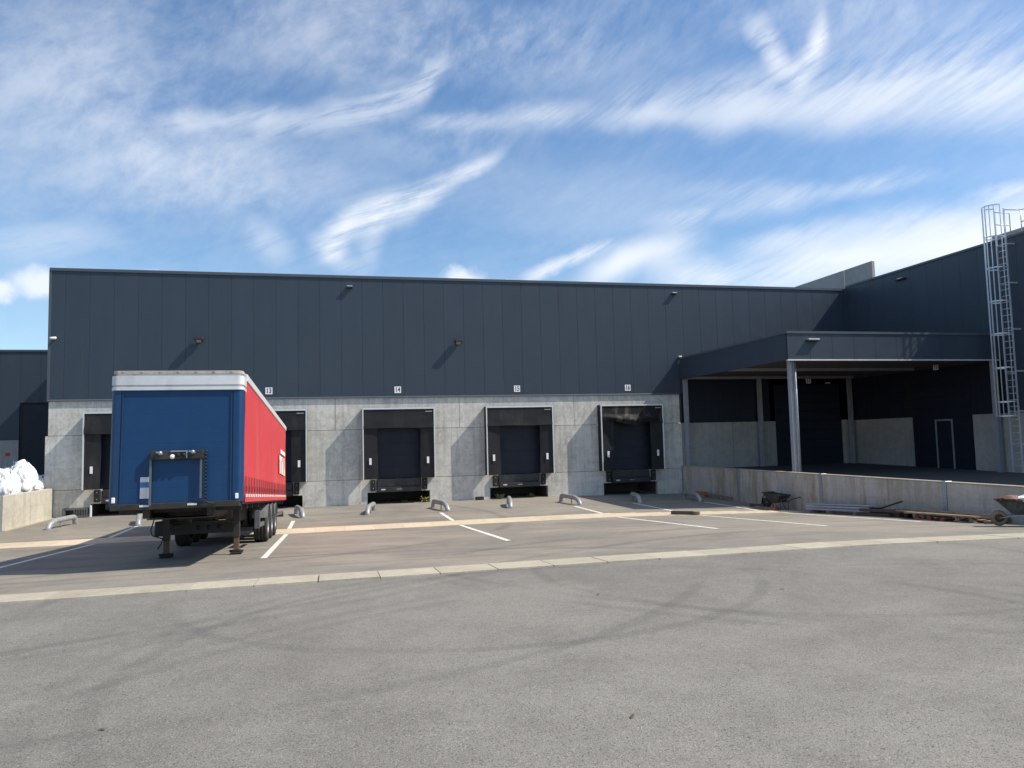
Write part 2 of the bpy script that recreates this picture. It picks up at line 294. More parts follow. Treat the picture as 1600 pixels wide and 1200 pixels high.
M['orangewood'] = simple('orange_brown_board', (.42, .17, .06), .7, var=.25)
M['tray'] = simple('dark_muddy_tray', (.020, .028, .027), .6, var=.4, dirt=(.10, .095, .085), dscale=5)
M['trayin'] = simple('rusty_tray_inside', (.16, .085, .055), .75, var=.3)
M['grip'] = simple('red_grip', (.16, .03, .028), .6)
M['rope'] = simple('muddy_wheel', (.20, .16, .10), .85, var=.3)
M['leaf'] = simple('weed_leaf', (.075, .105, .03), .6, var=.3)
M['flower'] = simple('yellow_flower', (.75, .58, .05), .6)
M['dryleaf'] = simple('dry_leaf', (.09, .065, .04), .8, var=.3)
M['sticker_red'] = simple('red_notice', (.52, .03, .04), .5)
M['camera_white'] = simple('white_camera_housing', (.78, .78, .77), .4)

# ------------------------------------------------------------------ mesh helpers
class MB:
    def __init__(s): s.v = []; s.f = []; s.sm = []
    def add(s, vs, fs, smooth=False):
        o = len(s.v); s.v += [tuple(v) for v in vs]; s.f += [tuple(o+i for i in f) for f in fs]; s.sm += [smooth]*len(fs); return s
    def box(s, x0, x1, y0, y1, z0, z1, ch=0.0):
        if ch <= 0:
            vs = [(x0, y0, z0), (x1, y0, z0), (x1, y1, z0), (x0, y1, z0), (x0, y0, z1), (x1, y0, z1), (x1, y1, z1), (x0, y1, z1)]
            return s.add(vs, [(3, 2, 1, 0), (4, 5, 6, 7), (0, 1, 5, 4), (1, 2, 6, 5), (2, 3, 7, 6), (3, 0, 4, 7)])
        bm = bmesh.new(); bmesh.ops.create_cube(bm, size=1.0)
        for v in bm.verts: v.co = Vector(((x0+x1)/2+v.co.x*(x1-x0), (y0+y1)/2+v.co.y*(y1-y0), (z0+z1)/2+v.co.z*(z1-z0)))
        bmesh.ops.bevel(bm, geom=bm.edges[:], offset=ch, segments=1, affect='EDGES')
        return s.bm(bm)
    def bm(s, bm, smooth=False):
        bm.verts.index_update(); s.add([v.co[:] for v in bm.verts], [[v.index for v in f.verts] for f in bm.faces], smooth); bm.free(); return s
    def obox(s, a, b, w, h, up=Vector((0, 0, 1))):           # bar of section w x h from a to b
        a = Vector(a); b = Vector(b); d = (b-a).normalized()
        if abs(d.dot(up)) > .98: up = Vector((1, 0, 0))
        r = d.cross(up).normalized(); u = r.cross(d); vs = []
        for q in (a, b):
            for (i, j) in ((-1, -1), (1, -1), (1, 1), (-1, 1)): vs.append(q+r*(i*w/2)+u*(j*h/2))
        return s.add(vs, [(3, 2, 1, 0), (4, 5, 6, 7), (0, 1, 5, 4), (1, 2, 6, 5), (2, 3, 7, 6), (3, 0, 4, 7)])
    def tube(s, pts, r, n=8, closed=False, cap=True):
        pts = [Vector(q) for q in pts]; k = len(pts); vs = []; fs = []
        rr = r if isinstance(r, (list, tuple)) else [r]*k
        prev = None
        for i, q in enumerate(pts):
            if closed: d = pts[(i+1) % k]-pts[i-1]
            else: d = pts[min(i+1, k-1)]-pts[max(i-1, 0)]
            d.normalize()
            if prev is None:
                ref = Vector((0, 0, 1)) if abs(d.z) < .9 else Vector((1, 0, 0)); a = d.cross(ref).normalized()
            else: a = (prev-d*prev.dot(d)).normalized()
            prev = a; b = d.cross(a)
            for j in range(n):
                t = 2*math.pi*j/n; vs.append(q+a*(math.cos(t)*rr[i])+b*(math.sin(t)*rr[i]))
        for i in range(k if closed else k-1):
            i2 = (i+1) % k
            for j in range(n): fs.append((i*n+j, i*n+(j+1) % n, i2*n+(j+1) % n, i2*n+j))
        s.add(vs, fs, True)
        if cap and not closed:
            o = len(s.v)-len(vs); s.f += [tuple(o+j for j in reversed(range(n))), tuple(o+(k-1)*n+j for j in range(n))]; s.sm += [False, False]
        return s
    def lathe(s, prof, c, axis='X', n=28, smooth=True):     # prof: list of (axial, radius)
        vs = []; fs = []; c = Vector(c)
        for (a, r) in prof:
            for j in range(n):
                t = 2*math.pi*j/n; u, w = math.cos(t)*r, math.sin(t)*r
                vs.append(c+(Vector((a, u, w)) if axis == 'X' else Vector((u, a, w)) if axis == 'Y' else Vector((u, w, a))))
        for i in range(len(prof)-1):
            for j in range(n): fs.append((i*n+j, i*n+(j+1) % n, (i+1)*n+(j+1) % n, (i+1)*n+j))
        return s.add(vs, fs, smooth)
    def sheet(s, fn, nu, nv, thick=0.0, smooth=True):       # fn(u,v)->point, u,v in 0..1
        vs = [fn(i/nu, j/nv) for j in range(nv+1) for i in range(nu+1)]
        fs = [(j*(nu+1)+i, j*(nu+1)+i+1, (j+1)*(nu+1)+i+1, (j+1)*(nu+1)+i) for j in range(nv) for i in range(nu)]
        return s.add(vs, fs, smooth)
    def mesh(s, name, mat, off=(0, 0, 0)):
        me = bpy.data.meshes.new(name); ox, oy, oz = off
        me.from_pydata([(x-ox, y-oy, z-oz) for (x, y, z) in s.v], [], s.f); me.materials.append(mat)
        me.polygons.foreach_set('use_smooth', s.sm); me.update(); return me
ORG = {}
def new_obj(name, data, parent=None, loc=(0, 0, 0)):
    o = bpy.data.objects.new(name, data); col.objects.link(o); o.parent = parent; o.location = loc; return o
def tag(o, label=None, cat=None, group=None, kind=None):
    for k, v in (('label', label), ('category', cat), ('group', group), ('kind', kind)):
        if v: o[k] = v
    return o
def thing(name, loc, label, cat, group=None, rot=None):
    o = new_obj(name, None, None, loc); o.empty_display_size = .3; ORG[o] = Vector(loc)
    if rot: o.rotation_euler = rot
    return tag(o, label, cat, group)
def part(name, mb, mat, parent, label=None, kind=None):     # mb in world space (parent unrotated)
    off = ORG.get(parent, Vector((0, 0, 0))); o = new_obj(name, mb.mesh(name, mat, off), parent); ORG[o] = off
    return tag(o, label, None, None, kind)
def lpart(name, mb, mat, parent, label=None):               # mb in the parent's own space
    o = new_obj(name, mb.mesh(name, mat), parent); return tag(o, label)
def single(name, mb, mat, base, label, cat, group=None):
    o = new_obj(name, mb.mesh(name, mat, base), None, base); ORG[o] = Vector(base); return tag(o, label, cat, group)
def struct(name, mb, mat, label=None):
    o = new_obj(name, mb.mesh(name, mat), None); ORG[o] = Vector((0, 0, 0)); o['kind'] = 'structure'
    if label: o['label'] = label
    return o
def piece(name, me, parent, loc):                           # shared mesh piece placed at world loc
    return new_obj(name, me, parent, Vector(loc)-ORG.get(parent, Vector((0, 0, 0))))
def text_mesh(name, body, size, mat, extrude=0.002):
    cu = bpy.data.curves.new(name, 'FONT'); cu.body = body; cu.size = size; cu.align_x = 'CENTER'; cu.align_y = 'CENTER'; cu.extrude = extrude; cu.offset = size*.006
    o = bpy.data.objects.new(name, cu); col.objects.link(o); bpy.context.view_layer.update()
    me = bpy.data.meshes.new_from_object(o.evaluated_get(bpy.context.evaluated_depsgraph_get()))
    bpy.data.objects.remove(o); bpy.data.curves.remove(cu); me.materials.clear(); me.materials.append(mat); return me
def zf(x, y):                                               # yard level
    z = 0.052*max(0.0, -10.6-y) if y > -22.95 else 0.6422+0.052*(-22.95-y) if y > -23.9 else 0.6916+0.018*(min(-23.9-y, 45))
    return z-0.018*min(max(0.0, x-13), 9)

# ------------------------------------------------------------------ the ground
def ground(name, xs, ys, mat, dz=0.0, zfun=zf, label=None):
    mb = MB(); vs = [(x, y, zfun(x, y)+dz) for y in ys for x in xs]; n = len(xs)
    mb.add(vs, [(j*n+i, j*n+i+1, (j+1)*n+i+1, (j+1)*n+i) for j in range(len(ys)-1) for i in range(n-1)])
    return struct(name, mb, mat, label)
XS = [-250, -80, -40, -20, -9.2, -4, 2, 8, 13, 15, 17, 19, 20.9, 22, 40, 90, 250]
ground('yard_asphalt', XS, [-260, -120, -68.9, -50, -40, -32, -27, -23.9], M['asphalt'])
ground('loading_bay_pavement', XS[3:14], [-22.95, -20, -17, -14, -10.7, -10.6, -9, -6, -3, 0, 3.0], M['bay'])
bed = ground('kerb_bed', XS, [-23.92, -23.9, -22.95, -22.93], M['joint'], -0.012, lambda x, y: zf(x, min(max(y, -23.899), -22.95)))
mb = MB(); mb.add([(-900, -900, -.6), (900, -900, -.6), (900, 900, -.6), (-900, 900, -.6)], [(0, 1, 2, 3)]); struct('ground', mb, M['earth'])
kerb = new_obj('kerb', None); kerb['kind'] = 'structure'; ORG[kerb] = Vector((0, 0, 0))
for i in range(-22, 34):
    x0 = i+0.67; x1 = x0+1; mb = MB(); g = .006+random.random()*.006
    a0 = zf(x0, -22.96); a1 = zf(x1, -22.96); b0 = zf(x0, -23.89); b1 = zf(x1, -23.89); h = .022+random.random()*.006
    y0, y1 = -23.905+random.uniform(-.012, .012), -22.96+random.uniform(-.012, .012)
    mb.add([(x0+g, y0, b0-.08), (x1-g, y0, b1-.08), (x1-g, y1, a1-.08), (x0+g, y1, a0-.08), (x0+g, y0+.012, b0+h), (x1-g, y0+.012, b1+h), (x1-g, y1-.012, a1+h), (x0+g, y1-.012, a0+h)],
           [(3, 2, 1, 0), (4, 5, 6, 7), (0, 1, 5, 4), (1, 2, 6, 5), (2, 3, 7, 6), (3, 0, 4, 7)])
    part('kerb_stone', mb, M['conc_kerb'], kerb)
gut = new_obj('drainage_gutter', None); gut['kind'] = 'structure'; ORG[gut] = Vector((0, 0, 0))
for i in range(-16, 20):
    x0 = i+.30; x1 = x0+1; mb = MB(); g = .002; y1 = -9.12+random.uniform(-.03, .03); y0 = -10.66+random.uniform(-.03, .03)
    if x0 < -9.0: continue
    if x0 > 12: y0 -= .10*(x0-12); y1 -= .14*(x0-12)
    ym = (y0+y1)/2; h = .010
    mb.add([(x0+g, y0, zf(x0, y0)+h), (x1-g, y0, zf(x1, y0)+h), (x0+g, ym, zf(x0, ym)+.004), (x1-g, ym, zf(x1, ym)+.004), (x0+g, y1, zf(x0, y1)+h), (x1-g, y1, zf(x1, y1)+h),
            (x0+g, y0, zf(x0, y0)-.05), (x1-g, y0, zf(x1, y0)-.05), (x0+g, y1, zf(x0, y1)-.05), (x1-g, y1, zf(x1, y1)-.05)],
           [(0, 1, 3, 2), (2, 3, 5, 4), (6, 7, 1, 0), (8, 4, 5, 9)])
    part('gutter_slab', mb, M['conc_gutter'], gut)
def paint(x, ya, yb, w=.14, dx=0.0):
    mb = MB(); ys = [ya]+[y for y in (-3, -6, -9, -10.6, -10.7, -14, -17, -20) if yb < y < ya]+[yb]
    vs = []
    for y in ys:
        xx = x+dx*(y-ya)
        vs += [(xx-w/2, y, zf(xx-w/2, y)+.005), (xx+w/2, y, zf(xx+w/2, y)+.005)]
    mb.add(vs, [(2*i, 2*i+1, 2*i+3, 2*i+2) for i in range(len(ys)-1)])
    struct('painted_line', mb, M['paint'])
for (x, a, b, c) in [(-4.35, -5.2, -9.0, -21), (1.4, -6.3, -9.05, -19.0), (7.2, -5.8, -9.05, -18.1), (13.0, -5.8, -9.2, -18.1), (16.0, -5.0, -9.4, -18.6), (19.25, -5.4, -9.9, -18.4)]:
    paint(x, a, b); paint(x, -10.75 if x < 14 else -11.2 if x < 18 else -11.7, c)

# ------------------------------------------------------------------ main warehouse
wh = thing('warehouse', (6, 0, 0), 'long anthracite clad warehouse with a raw concrete base and numbered loading docks', 'building')
XL, XR, ZT, ZF = -9.29, 31.55, 11.05, 5.153
mb = MB().box(XL+.05, XR-.05, .06, .30, 5.0, 11.0); mb.box(XL+.02, XL+.2, .30, 40, 0, 11.0); mb.box(21.1, XR-.05, .06, .30, 3.5, 5.0); part('wall', mb, M['joint'], wh)
part('roof', MB().box(XL+.1, XR+18, .3, 40, 10.6, 10.85), M['joint'], wh)
def panel_mesh(w, z0, z1, name, mat):                        # upright sandwich panel, front at y=0, folded edges
    mb = MB(); e = .0025; t = .006; ys = [.05, t, 0, 0, t, .05]; xs = [e, e, e+.006, w-e-.006, w-e, w-e]
    vs = [(x, y, z0) for x, y in zip(xs, ys)]+[(x, y, z1) for x, y in zip(xs, ys)]
    mb.add(vs, [(i, i+1, i+7, i+6) for i in range(5)]+[(5, 4, 3, 2, 1, 0), (6, 7, 8, 9, 10, 11)]); return mb.mesh(name, mat)
tall = panel_mesh(1.0, 0, ZT-.05-ZF, 'cladding_panel', M['clad']); long_ = panel_mesh(1.0, 0, 2.29, 'shade_dark_panel', M['door']); short = panel_mesh(1.0, 0, ZT-.05-5.9, 'cladding_panel', M['clad'])  # under-canopy cladding in door navy: the deep shade is put into the colour
piece('cladding_panel', panel_mesh(.62, 0, ZT-.05-ZF, 'cladding_panel', M['clad']), wh, (XL, -.03, ZF))
for i in range(-9, 31):
    x = i+.33
    if x < 20.9: piece('cladding_panel', tall, wh, (x, -.03, ZF))
    else:
        piece('cladding_panel', short, wh, (x, -.03, 5.9))
        if not 26.0 < x < 30.4: piece('shade_dark_panel', long_, wh, (x, -.03, 3.6))
part('corner_trim', MB().box(31.335, 31.545, -.028, .3, 3.6, ZT-.1), M['clad'], wh)
part('roof_coping', MB().box(XL-.02, XR-.02, -.075, .35, ZT-.10, ZT+.03), M['clad_trim'], wh)
part('corner_trim', MB().box(XL-.03, XL+.07, -.055, .25, ZF-.06, ZT-.1), M['clad_trim'], wh)
mb = MB(); mb.add([(XL, -.04, ZF+.03), (20.95, -.04, ZF+.03), (20.95, -.085, ZF-.012), (XL, -.085, ZF-.012), (XL, -.085, ZF-.045), (20.95, -.085, ZF-.045), (XL, -.001, ZF-.05), (20.95, -.001, ZF-.05)], [(0, 1, 2, 3)[::-1], (3, 2, 5, 4)[::-1], (4, 5, 7, 6)[::-1]])
part('base_flashing', mb, M['clad_trim'], wh)
J1, J2, DW, DT, PW = 3.587, 1.1976, 1.30, 4.05, 1.5
def cpanel(x0, x1, z0, z1, cuts=()):                         # concrete slab with rectangular notches (x0,x1,z0,z1)
    mb = MB(); xs = sorted({x0, x1}|{c for q in cuts for c in q[:2]}); zs = sorted({z0, z1}|{c for q in cuts for c in q[2:]})
    hole = lambda a, b, c, d: any(q[0] <= a and b <= q[1] and q[2] <= c and d <= q[3] for q in cuts)
    for i in range(len(xs)-1):
        for j in range(len(zs)-1):
            if not hole(xs[i], xs[i+1], zs[j], zs[j+1]): mb.box(xs[i], xs[i+1], 0, .28, zs[j], zs[j+1])
    part('concrete_panel', mb, M['conc'], wh)
gp = .009
bounds = [XL+.03, -3.0, 3.02, 9.03, 15.0, 20.93]
for k in range(-1, 4):
    c = 6.0*k; a = bounds[k+1]; b = bounds[k+2]
    cpanel(a+gp, b-gp, J1+gp, ZF-.045, [(c-DW, c+DW, J1+gp, DT)])
    if k == -1: cpanel(XL-.07, c-DW, J2+gp, J1-gp); cpanel(XL-.07, c-1.08, -.35, J2-gp, [(c-PW, c-1.08, -.35, .56)])
    cpanel(c+DW, c+6-DW if k < 3 else 21.0, J2+gp, J1-gp)
    hi = 21.0 if k == 3 else c+6-1.08
    cpanel(c+1.08, hi, -.35, J2-gp, [(c+1.08, c+PW, -.35, .56)]+([(c+6-PW, hi, -.35, .56)] if k < 3 else []))
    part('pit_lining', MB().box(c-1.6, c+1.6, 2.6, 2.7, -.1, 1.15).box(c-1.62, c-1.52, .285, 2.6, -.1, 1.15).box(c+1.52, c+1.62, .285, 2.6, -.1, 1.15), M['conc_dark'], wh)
    d = part('dock_door', MB().box(c-DW-.02, c+DW+.02, .22, .275, 1.18, DT+.02).box(c-DW, c-DW+.09, .10, .22, 1.2, DT).box(c+DW-.09, c+DW, .10, .22, 1.2, DT), M['joint'], wh)
    for j in range(5):
        mbp = MB().box(c-DW+.10, c+DW-.10, .13, .18, 1.21+j*.565, 1.21+(j+1)*.565-.004, .002)
        part('door_panel', mbp, M['door'], d)
part('joint_backing', MB().box(XL+.05, 20.9, .281, .32, 4.1, 5.1), M['joint'], wh); part('corner_trim', MB().box(20.932, 21.015, -.02, .2, 3.60, 5.14), M['clad'], wh)
mb = MB()
edges = [XL+.05]+[e for k in range(-1, 4) for e in (6*k-1.66, 6*k+1.66)]+[20.95]
for i in range(0, len(edges), 2): mb.box(edges[i], edges[i+1], .281, .33, -.2, 4.1)
part('joint_backing', mb, M['joint'], wh)
# wall under the canopy
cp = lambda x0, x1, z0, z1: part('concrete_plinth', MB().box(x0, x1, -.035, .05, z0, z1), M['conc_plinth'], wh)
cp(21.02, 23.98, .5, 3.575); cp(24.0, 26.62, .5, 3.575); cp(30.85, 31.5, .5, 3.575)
d = part('roller_door', MB().box(26.30, 31.35, .06, .12, .9, 5.89), M['joint'], wh)
for j in range(9): part('door_panel', MB().box(26.66, 30.80, .01, .055, 1.02+j*.51, 1.02+(j+1)*.51-.012, .006), M['door'], d)

# dock shelters, levellers, bumpers, number plates
HW, ST, SB, SD = 1.7294, 4.596, 1.206, .533
names = {-1: 'half hidden behind the trailer at the left end', 0: 'just right of the red curtain trailer', 1: 'third from the left, under number 14', 2: 'fourth from the left, under number 15', 3: 'rightmost, with torn sagging top curtain'}
for k in range(-1, 4):
    c = 6.0*k; y = -SD
    sh = thing('dock_shelter', (c, 0, SB), 'black dock shelter with pale aluminium frame, '+names[k], 'dock shelter', 'dock shelters along the concrete wall')
    fr = MB().box(c-HW, c-HW+.055, y, y+.05, SB, ST).box(c+HW-.055, c+HW, y, y+.05, SB, ST).box(c-HW+.055, c+HW-.055, y, y+.05, ST-.075, ST)
    part('frame', fr, M['alu'], sh)
    part('side_cover', MB().box(c-HW+.004, c-HW+.022, y+.05, -.002, SB+.005, ST-.004), M['fabric'], sh)
    part('side_cover', MB().box(c+HW-.022, c+HW-.004, y+.05, -.002, SB+.005, ST-.004), M['fabric'], sh)
    part('top_cover', MB().box(c-HW+.024, c+HW-.024, y+.05, -.002, ST-.03, ST-.004), M['fabric'], sh)
    def cur(u, v, c=c, k=k):
        x = c-HW+.05+u*(2*HW-.1); z = ST-.07-v*.90
        q = noise.noise(Vector((x*1.3, v*2.0, k*3.1)))
        yy = y+.03+.035*q*v-.04*v*v
        if k == 3:
            t = abs(u-.52)/.5; fold = max(0.0, (v-.52)/.48); env = max(0.0, 1-(abs(u-.5)/.5)**6)
            sag = max(0.0, 1-t*1.05)
            yy -= env*(.26*math.sin(min(1, fold*1.15)*math.pi*.85)*(.45+.55*sag)+.04*fold*math.sin(u*17)); z += env*fold*(.22*min(1, t*1.1)-.10*sag)+.03*fold*math.sin(u*11+1)
        return (x, yy, z-.012*math.sin(u*9+k)*v)
    part('head_curtain', MB().sheet(cur, 36, 14), M['fabric_worn'] if k == 3 else M['fabric'], sh, 'torn sagging head curtain' if k == 3 else None)
    for s in (-1, 1):
        def sc_(u, v, s=s, c=c, k=k):
            x = c+s*(HW-.05-u*.66); z = ST-.5-v*(ST-.5-SB)
            q = noise.noise(Vector((x*2.0, z*.8, k*2.3+s)))
            return (x+s*.012*math.sin(z*2.1+k)*u, y+.055+.05*u+.03*q*u, z)
        part('side_curtain', MB().sheet(sc_, 10, 26), M['fabric'], sh)
        part('height_marker', MB().box(c+s*1.37-.055, c+s*1.37+.055, y+.030, y+.045, 1.90, 2.21), M['white'], sh)
    part('maker_label', MB().box(c+1.27, c+1.60, y-.012, y-.006, 4.385, 4.415), M['greyprint'], sh)
    lv = thing('dock_leveller', (c, 0, .56), 'dark steel dock leveller with folded lip, '+{-1: 'left of the trailer behind its blue front', 0: 'hidden mostly by the red trailer', 1: 'third from the left, below door 14', 2: 'fourth from the left, below door 15', 3: 'rightmost, in the shade'}[k], 'dock leveller', 'dock levellers')
    part('platform', MB().box(c-1.03, c+1.03, -.04, 2.4, .82, 1.17), M['steel_dark'], lv)
    lip = part('lip', MB().box(c-1.05, c+1.05, -.16, -.045, .56, .80, .012), M['steel_dark'], lv)
    part('sticker', MB().box(c-.86, c-.66, -.166, -.162, .66, .72), M['label'], lip); part('sticker', MB().box(c-.12, c+.14, -.166, -.162, .675, .70), M['greyprint'], lip)
    for s in (-1, 1):
        side = 'left' if s < 0 else 'right'
        bp = thing('dock_bumper', (c+s*1.235, 0, .62), 'black rubber bumper on the %s side of %s' % (side, {-1: 'the leftmost dock', 0: 'the dock behind the red trailer', 1: 'the third dock from the left', 2: 'the fourth dock from the left', 3: 'the rightmost shaded dock'}[k]), 'dock bumper', 'dock bumpers')
        x0, x1 = c+s*1.235-.125, c+s*1.235+.125
        part('rubber_block', MB().box(x0, x1, -.14, -.001, .63, 1.17, .015), M['rubber'], bp)
        for zz in (.75, 1.05): part('bolt', MB().lathe([(-.150, 0), (-.150, .022), (-.138, .022)], (c+s*1.235, 0, zz), 'Y', 8), M['galv'], bp)
def number_plate(txt, c, z, wall='front', label=''):
    o = thing('number_plate', (c[0], c[1], z-.16), label, 'number sign', 'dock number signs')
    if wall == 'front':
        part('plate', MB().box(c[0]-.16, c[0]+.16, c[1]-.012, c[1], z-.16, z+.16), M['white'], o)
        t = new_obj('digits', text_mesh('digits', txt, .30, M['black']), o, (0, -.016, .16)); t.rotation_euler = (R(90), 0, 0); t.scale = (.85, 1.1, 1)
    else:
        part('plate', MB().box(c[0]-.012, c[0], c[1]-.16, c[1]+.16, z-.16, z+.16), M['white'], o)
        t = new_obj('digits', text_mesh('digits', txt, .30, M['black']), o, (-.016, 0, .16)); t.rotation_euler = (R(90), 0, R(-90)); t.scale = (.85, 1.1, 1)
for k, n in ((0, '13'), (1, '14'), (2, '15'), (3, '16')): number_plate(n, (6.0*k, -.032), 5.49, 'front', 'small white number plate reading %s, %s' % (n, {'13': 'above the red trailer side', '14': 'second of the sunlit four', '15': 'third of the sunlit four', '16': 'last before the canopy'}[n]))
number_plate('17', (28.82, -.032), 6.0-.2, 'front', 'small white number plate reading 17 in the canopy shade')

# ------------------------------------------------------------------ annex behind on the left
ax = thing('rear_annex', (-16, 10, 0), 'lower anthracite building set back at the left edge with a tall dark door', 'building')
part('wall', MB().box(-40, -9.3, 10.05, 10.3, 0, 8.45), M['joint'], ax)
ap = panel_mesh(1.0, 0, 8.55-3.6, 'cladding_panel', M['clad']); ap2 = panel_mesh(1.0, 0, 8.55-5.65, 'cladding_panel', M['clad'])
for i in range(-30, -9):
    x = i-.02
    piece('cladding_panel', ap2 if -14.1 < x < -11.0 else ap, ax, (x, 10.0, 5.65 if -14.1 < x < -11.0 else 3.6))
part('roof_coping', MB().box(-40, -9.32, 9.95, 10.4, 8.52, 8.62), M['clad_trim'], ax)
part('concrete_plinth', MB().box(-40, -14.02, 9.96, 10.04, 1.0, 3.58), M['conc_plinth'], ax)
dr = part('door', MB().box(-14.0, -10.6, 10.0, 10.04, 1.0, 5.6), M['joint'], ax)
for j in range(9): part('door_panel', MB().box(-13.85, -10.7, 9.99, 10.035, 1.2+j*.48, 1.2+(j+1)*.48-.012), M['door'], dr)
part('fire_notice', MB().box(-14.65, -14.42, 9.95, 9.957, 2.72, 2.90), M['sticker_red'], ax, 'small red notice plate')

# ------------------------------------------------------------------ wing on the right, canopy, platform
wg = thing('warehouse_wing', (31.55, -8, 1), 'shaded anthracite warehouse wing at the right with a pale concrete plinth', 'building')
WX, WT = 31.55, 11.18
part('wall', MB().box(WX+.06, WX+.3, -20, -.02, .6, WT-.1).box(WX+.3, WX+14, -20, -19.8, .6, WT-.1), M['joint'], wg)
part('roof', MB().box(WX+.3, WX+14, -20, 0, WT-.5, WT-.3), M['joint'], wg)
def wing_panel(z0, z1=WT-.05, mat='clad'):
    me = panel_mesh(1.0, 0, z1-z0, 'cladding_panel', M[mat])
    for v in me.vertices: v.co = Vector((v.co.y, -v.co.x, v.co.z))
    me.update(); return me
wl, ws, wn_ = wing_panel(3.56), wing_panel(5.9), wing_panel(3.56, 5.89, 'door')  # last one: wing cladding below the canopy, its shade painted in as navy
for i in range(20):
    piece('cladding_panel', ws if i < 10 else wl, wg, (WX, -i*1.0-.02, 5.9 if i < 10 else 3.56))
    if i < 4 or i == 9: piece('shade_dark_panel', wn_, wg, (WX, -i*1.0-.02, 3.56))
part('door_header', MB().box(WX+.01, WX+.05, -9.02, -8.0, 3.56, 5.89).box(WX+.01, WX+.05, -8.0, -4.02, 5.5, 5.89), M['door'], wg)
part('roof_coping', MB().box(WX-.05, WX+.35, -20, -.08, WT-.06, WT+.04), M['clad_trim'], wg)
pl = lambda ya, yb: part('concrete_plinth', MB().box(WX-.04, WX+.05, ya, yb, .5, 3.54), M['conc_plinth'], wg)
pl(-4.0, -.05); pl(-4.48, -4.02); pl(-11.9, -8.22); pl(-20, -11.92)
d = part('roller_door', MB().box(WX+.04, WX+.055, -8.22, -4.48, .6, 5.6), M['joint'], wg)
for j in range(9): part('door_panel', MB().box(WX-.005, WX+.035, -8.12, -4.58, .92+j*.51, .92+(j+1)*.51-.012), M['door'], d)
pf = part('wicket_door_frame', MB().box(WX-.03, WX-.01, -6.05, -5.97, .9, 3.38).box(WX-.03, WX-.01, -7.03, -6.95, .9, 3.38).box(WX-.03, WX-.01, -6.95, -6.05, 3.31, 3.38), M['column'], d)
number_plate('18', (31.515, -6.27), 5.95, 'side', 'small white number plate reading 18 on the shaded wing')

fw = thing('fire_wall', (36.0, 1, 10.8), 'pale grey concrete fire wall standing above the roof corner', 'wall')
def wallbox(x0, x1, ya, yb, z1): part('concrete_panel', MB().box(x0, x1, ya, yb, 10.4, z1, .01), M['conc_roof'], fw)
FWX = 36.0
fw2 = thing('roof_parapet', (33.2, -11.2, 10.8), 'low grey concrete parapet on the roof behind the caged ladder', 'wall')

cn = thing('loading_canopy', (26, -5, 1.1), 'flat anthracite canopy on grey steel columns over docks 17 and 18', 'canopy')
XC, DC, CT, CB = 21.0, 9.834, 7.06, 5.897
part('side_fascia', MB().box(XC, XC+.08, -DC+.085, -.09, CB, CT-.05), M['clad'], cn)
fp = panel_mesh(1.0, 0, CT-.05-CB-.02, 'fascia_panel', M['clad'])
for i in range(10): piece('fascia_panel', fp, cn, (XC+.33-.33+i*1.05*1.0+.0, -DC, CB+.02)).scale = (1.05, 1, 1)
part('fascia_backing', MB().box(XC+.08, WX-.06, -DC+.052, -DC+.09, CB+.02, CT-.06), M['joint'], cn)
part('top_trim', MB().box(XC-.03, WX-.05, -DC-.035, -DC+.2, CT-.075, CT+.02), M['clad_trim'], cn)
part('top_trim', MB().box(XC-.03, XC+.15, -DC+.2, -.09, CT-.075, CT+.02), M['clad_trim'], cn)
part('bottom_trim', MB().box(XC-.01, WX-.06, -DC-.02, -DC+.1, CB-.035, CB+.018), M['alu'], cn)
part('roof_deck', MB().box(XC+.1, WX-.06, -DC+.1, -.09, CT-.2, CT-.1), M['joint'], cn)
sf = MB(); n = 34
for i in range(n):
    x = XC+.1+i*(WX-XC-.2)/n; w = (WX-XC-.2)/n
    sf.add([(x, -DC+.1, CB+.20), (x+w*.3, -DC+.1, CB+.20), (x+w*.45, -DC+.1, CB+.13), (x+w*.85, -DC+.1, CB+.13), (x+w, -DC+.1, CB+.20),
            (x, -.09, CB+.20), (x+w*.3, -.09, CB+.20), (x+w*.45, -.09, CB+.13), (x+w*.85, -.09, CB+.13), (x+w, -.09, CB+.20)], [(j, j+1, j+6, j+5) for j in range(4)])
part('soffit', sf, M['soffit'], cn)
for yb in (-.35, -4.9, -9.5): part('soffit_beam', MB().box(XC+.12, WX-.1, yb-.07, yb+.07, CB-.005, CB+.128), M['column'], cn)
def hcol(x, y, z0, z1, s=.2):
    mb = MB().box(x-s/2, x-s/2+.014, y-s/2, y+s/2, z0, z1).box(x+s/2-.014, x+s/2, y-s/2, y+s/2, z0, z1).box(x-s/2+.014, x+s/2-.014, y-.006, y+.006, z0, z1)
    mb.box(x-.15, x+.15, y-.15, y+.15, z0-.02, z0); return mb
for (x, y, z0) in [(21.16, -.30, 1.13), (25.55, -.30, 1.13), (31.22, -.30, 1.13), (21.35, -9.45, .98), (31.25, -9.86+.1, .98)]: part('column', hcol(x, y, z0, CB-.006), M['column'], cn)
part('rain_pipe', MB().tube([(21.52, -9.5, .98), (21.52, -9.5, CB)], .05, 10), M['galv'], cn)
plat = lambda x, y: 1.14+.0165*max(y, -20)
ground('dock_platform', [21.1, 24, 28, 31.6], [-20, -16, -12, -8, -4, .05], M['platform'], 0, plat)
rw = thing('retaining_wall', (21, -10, 0), 'streaky brownish concrete retaining wall with steel posts along the right platform', 'wall')
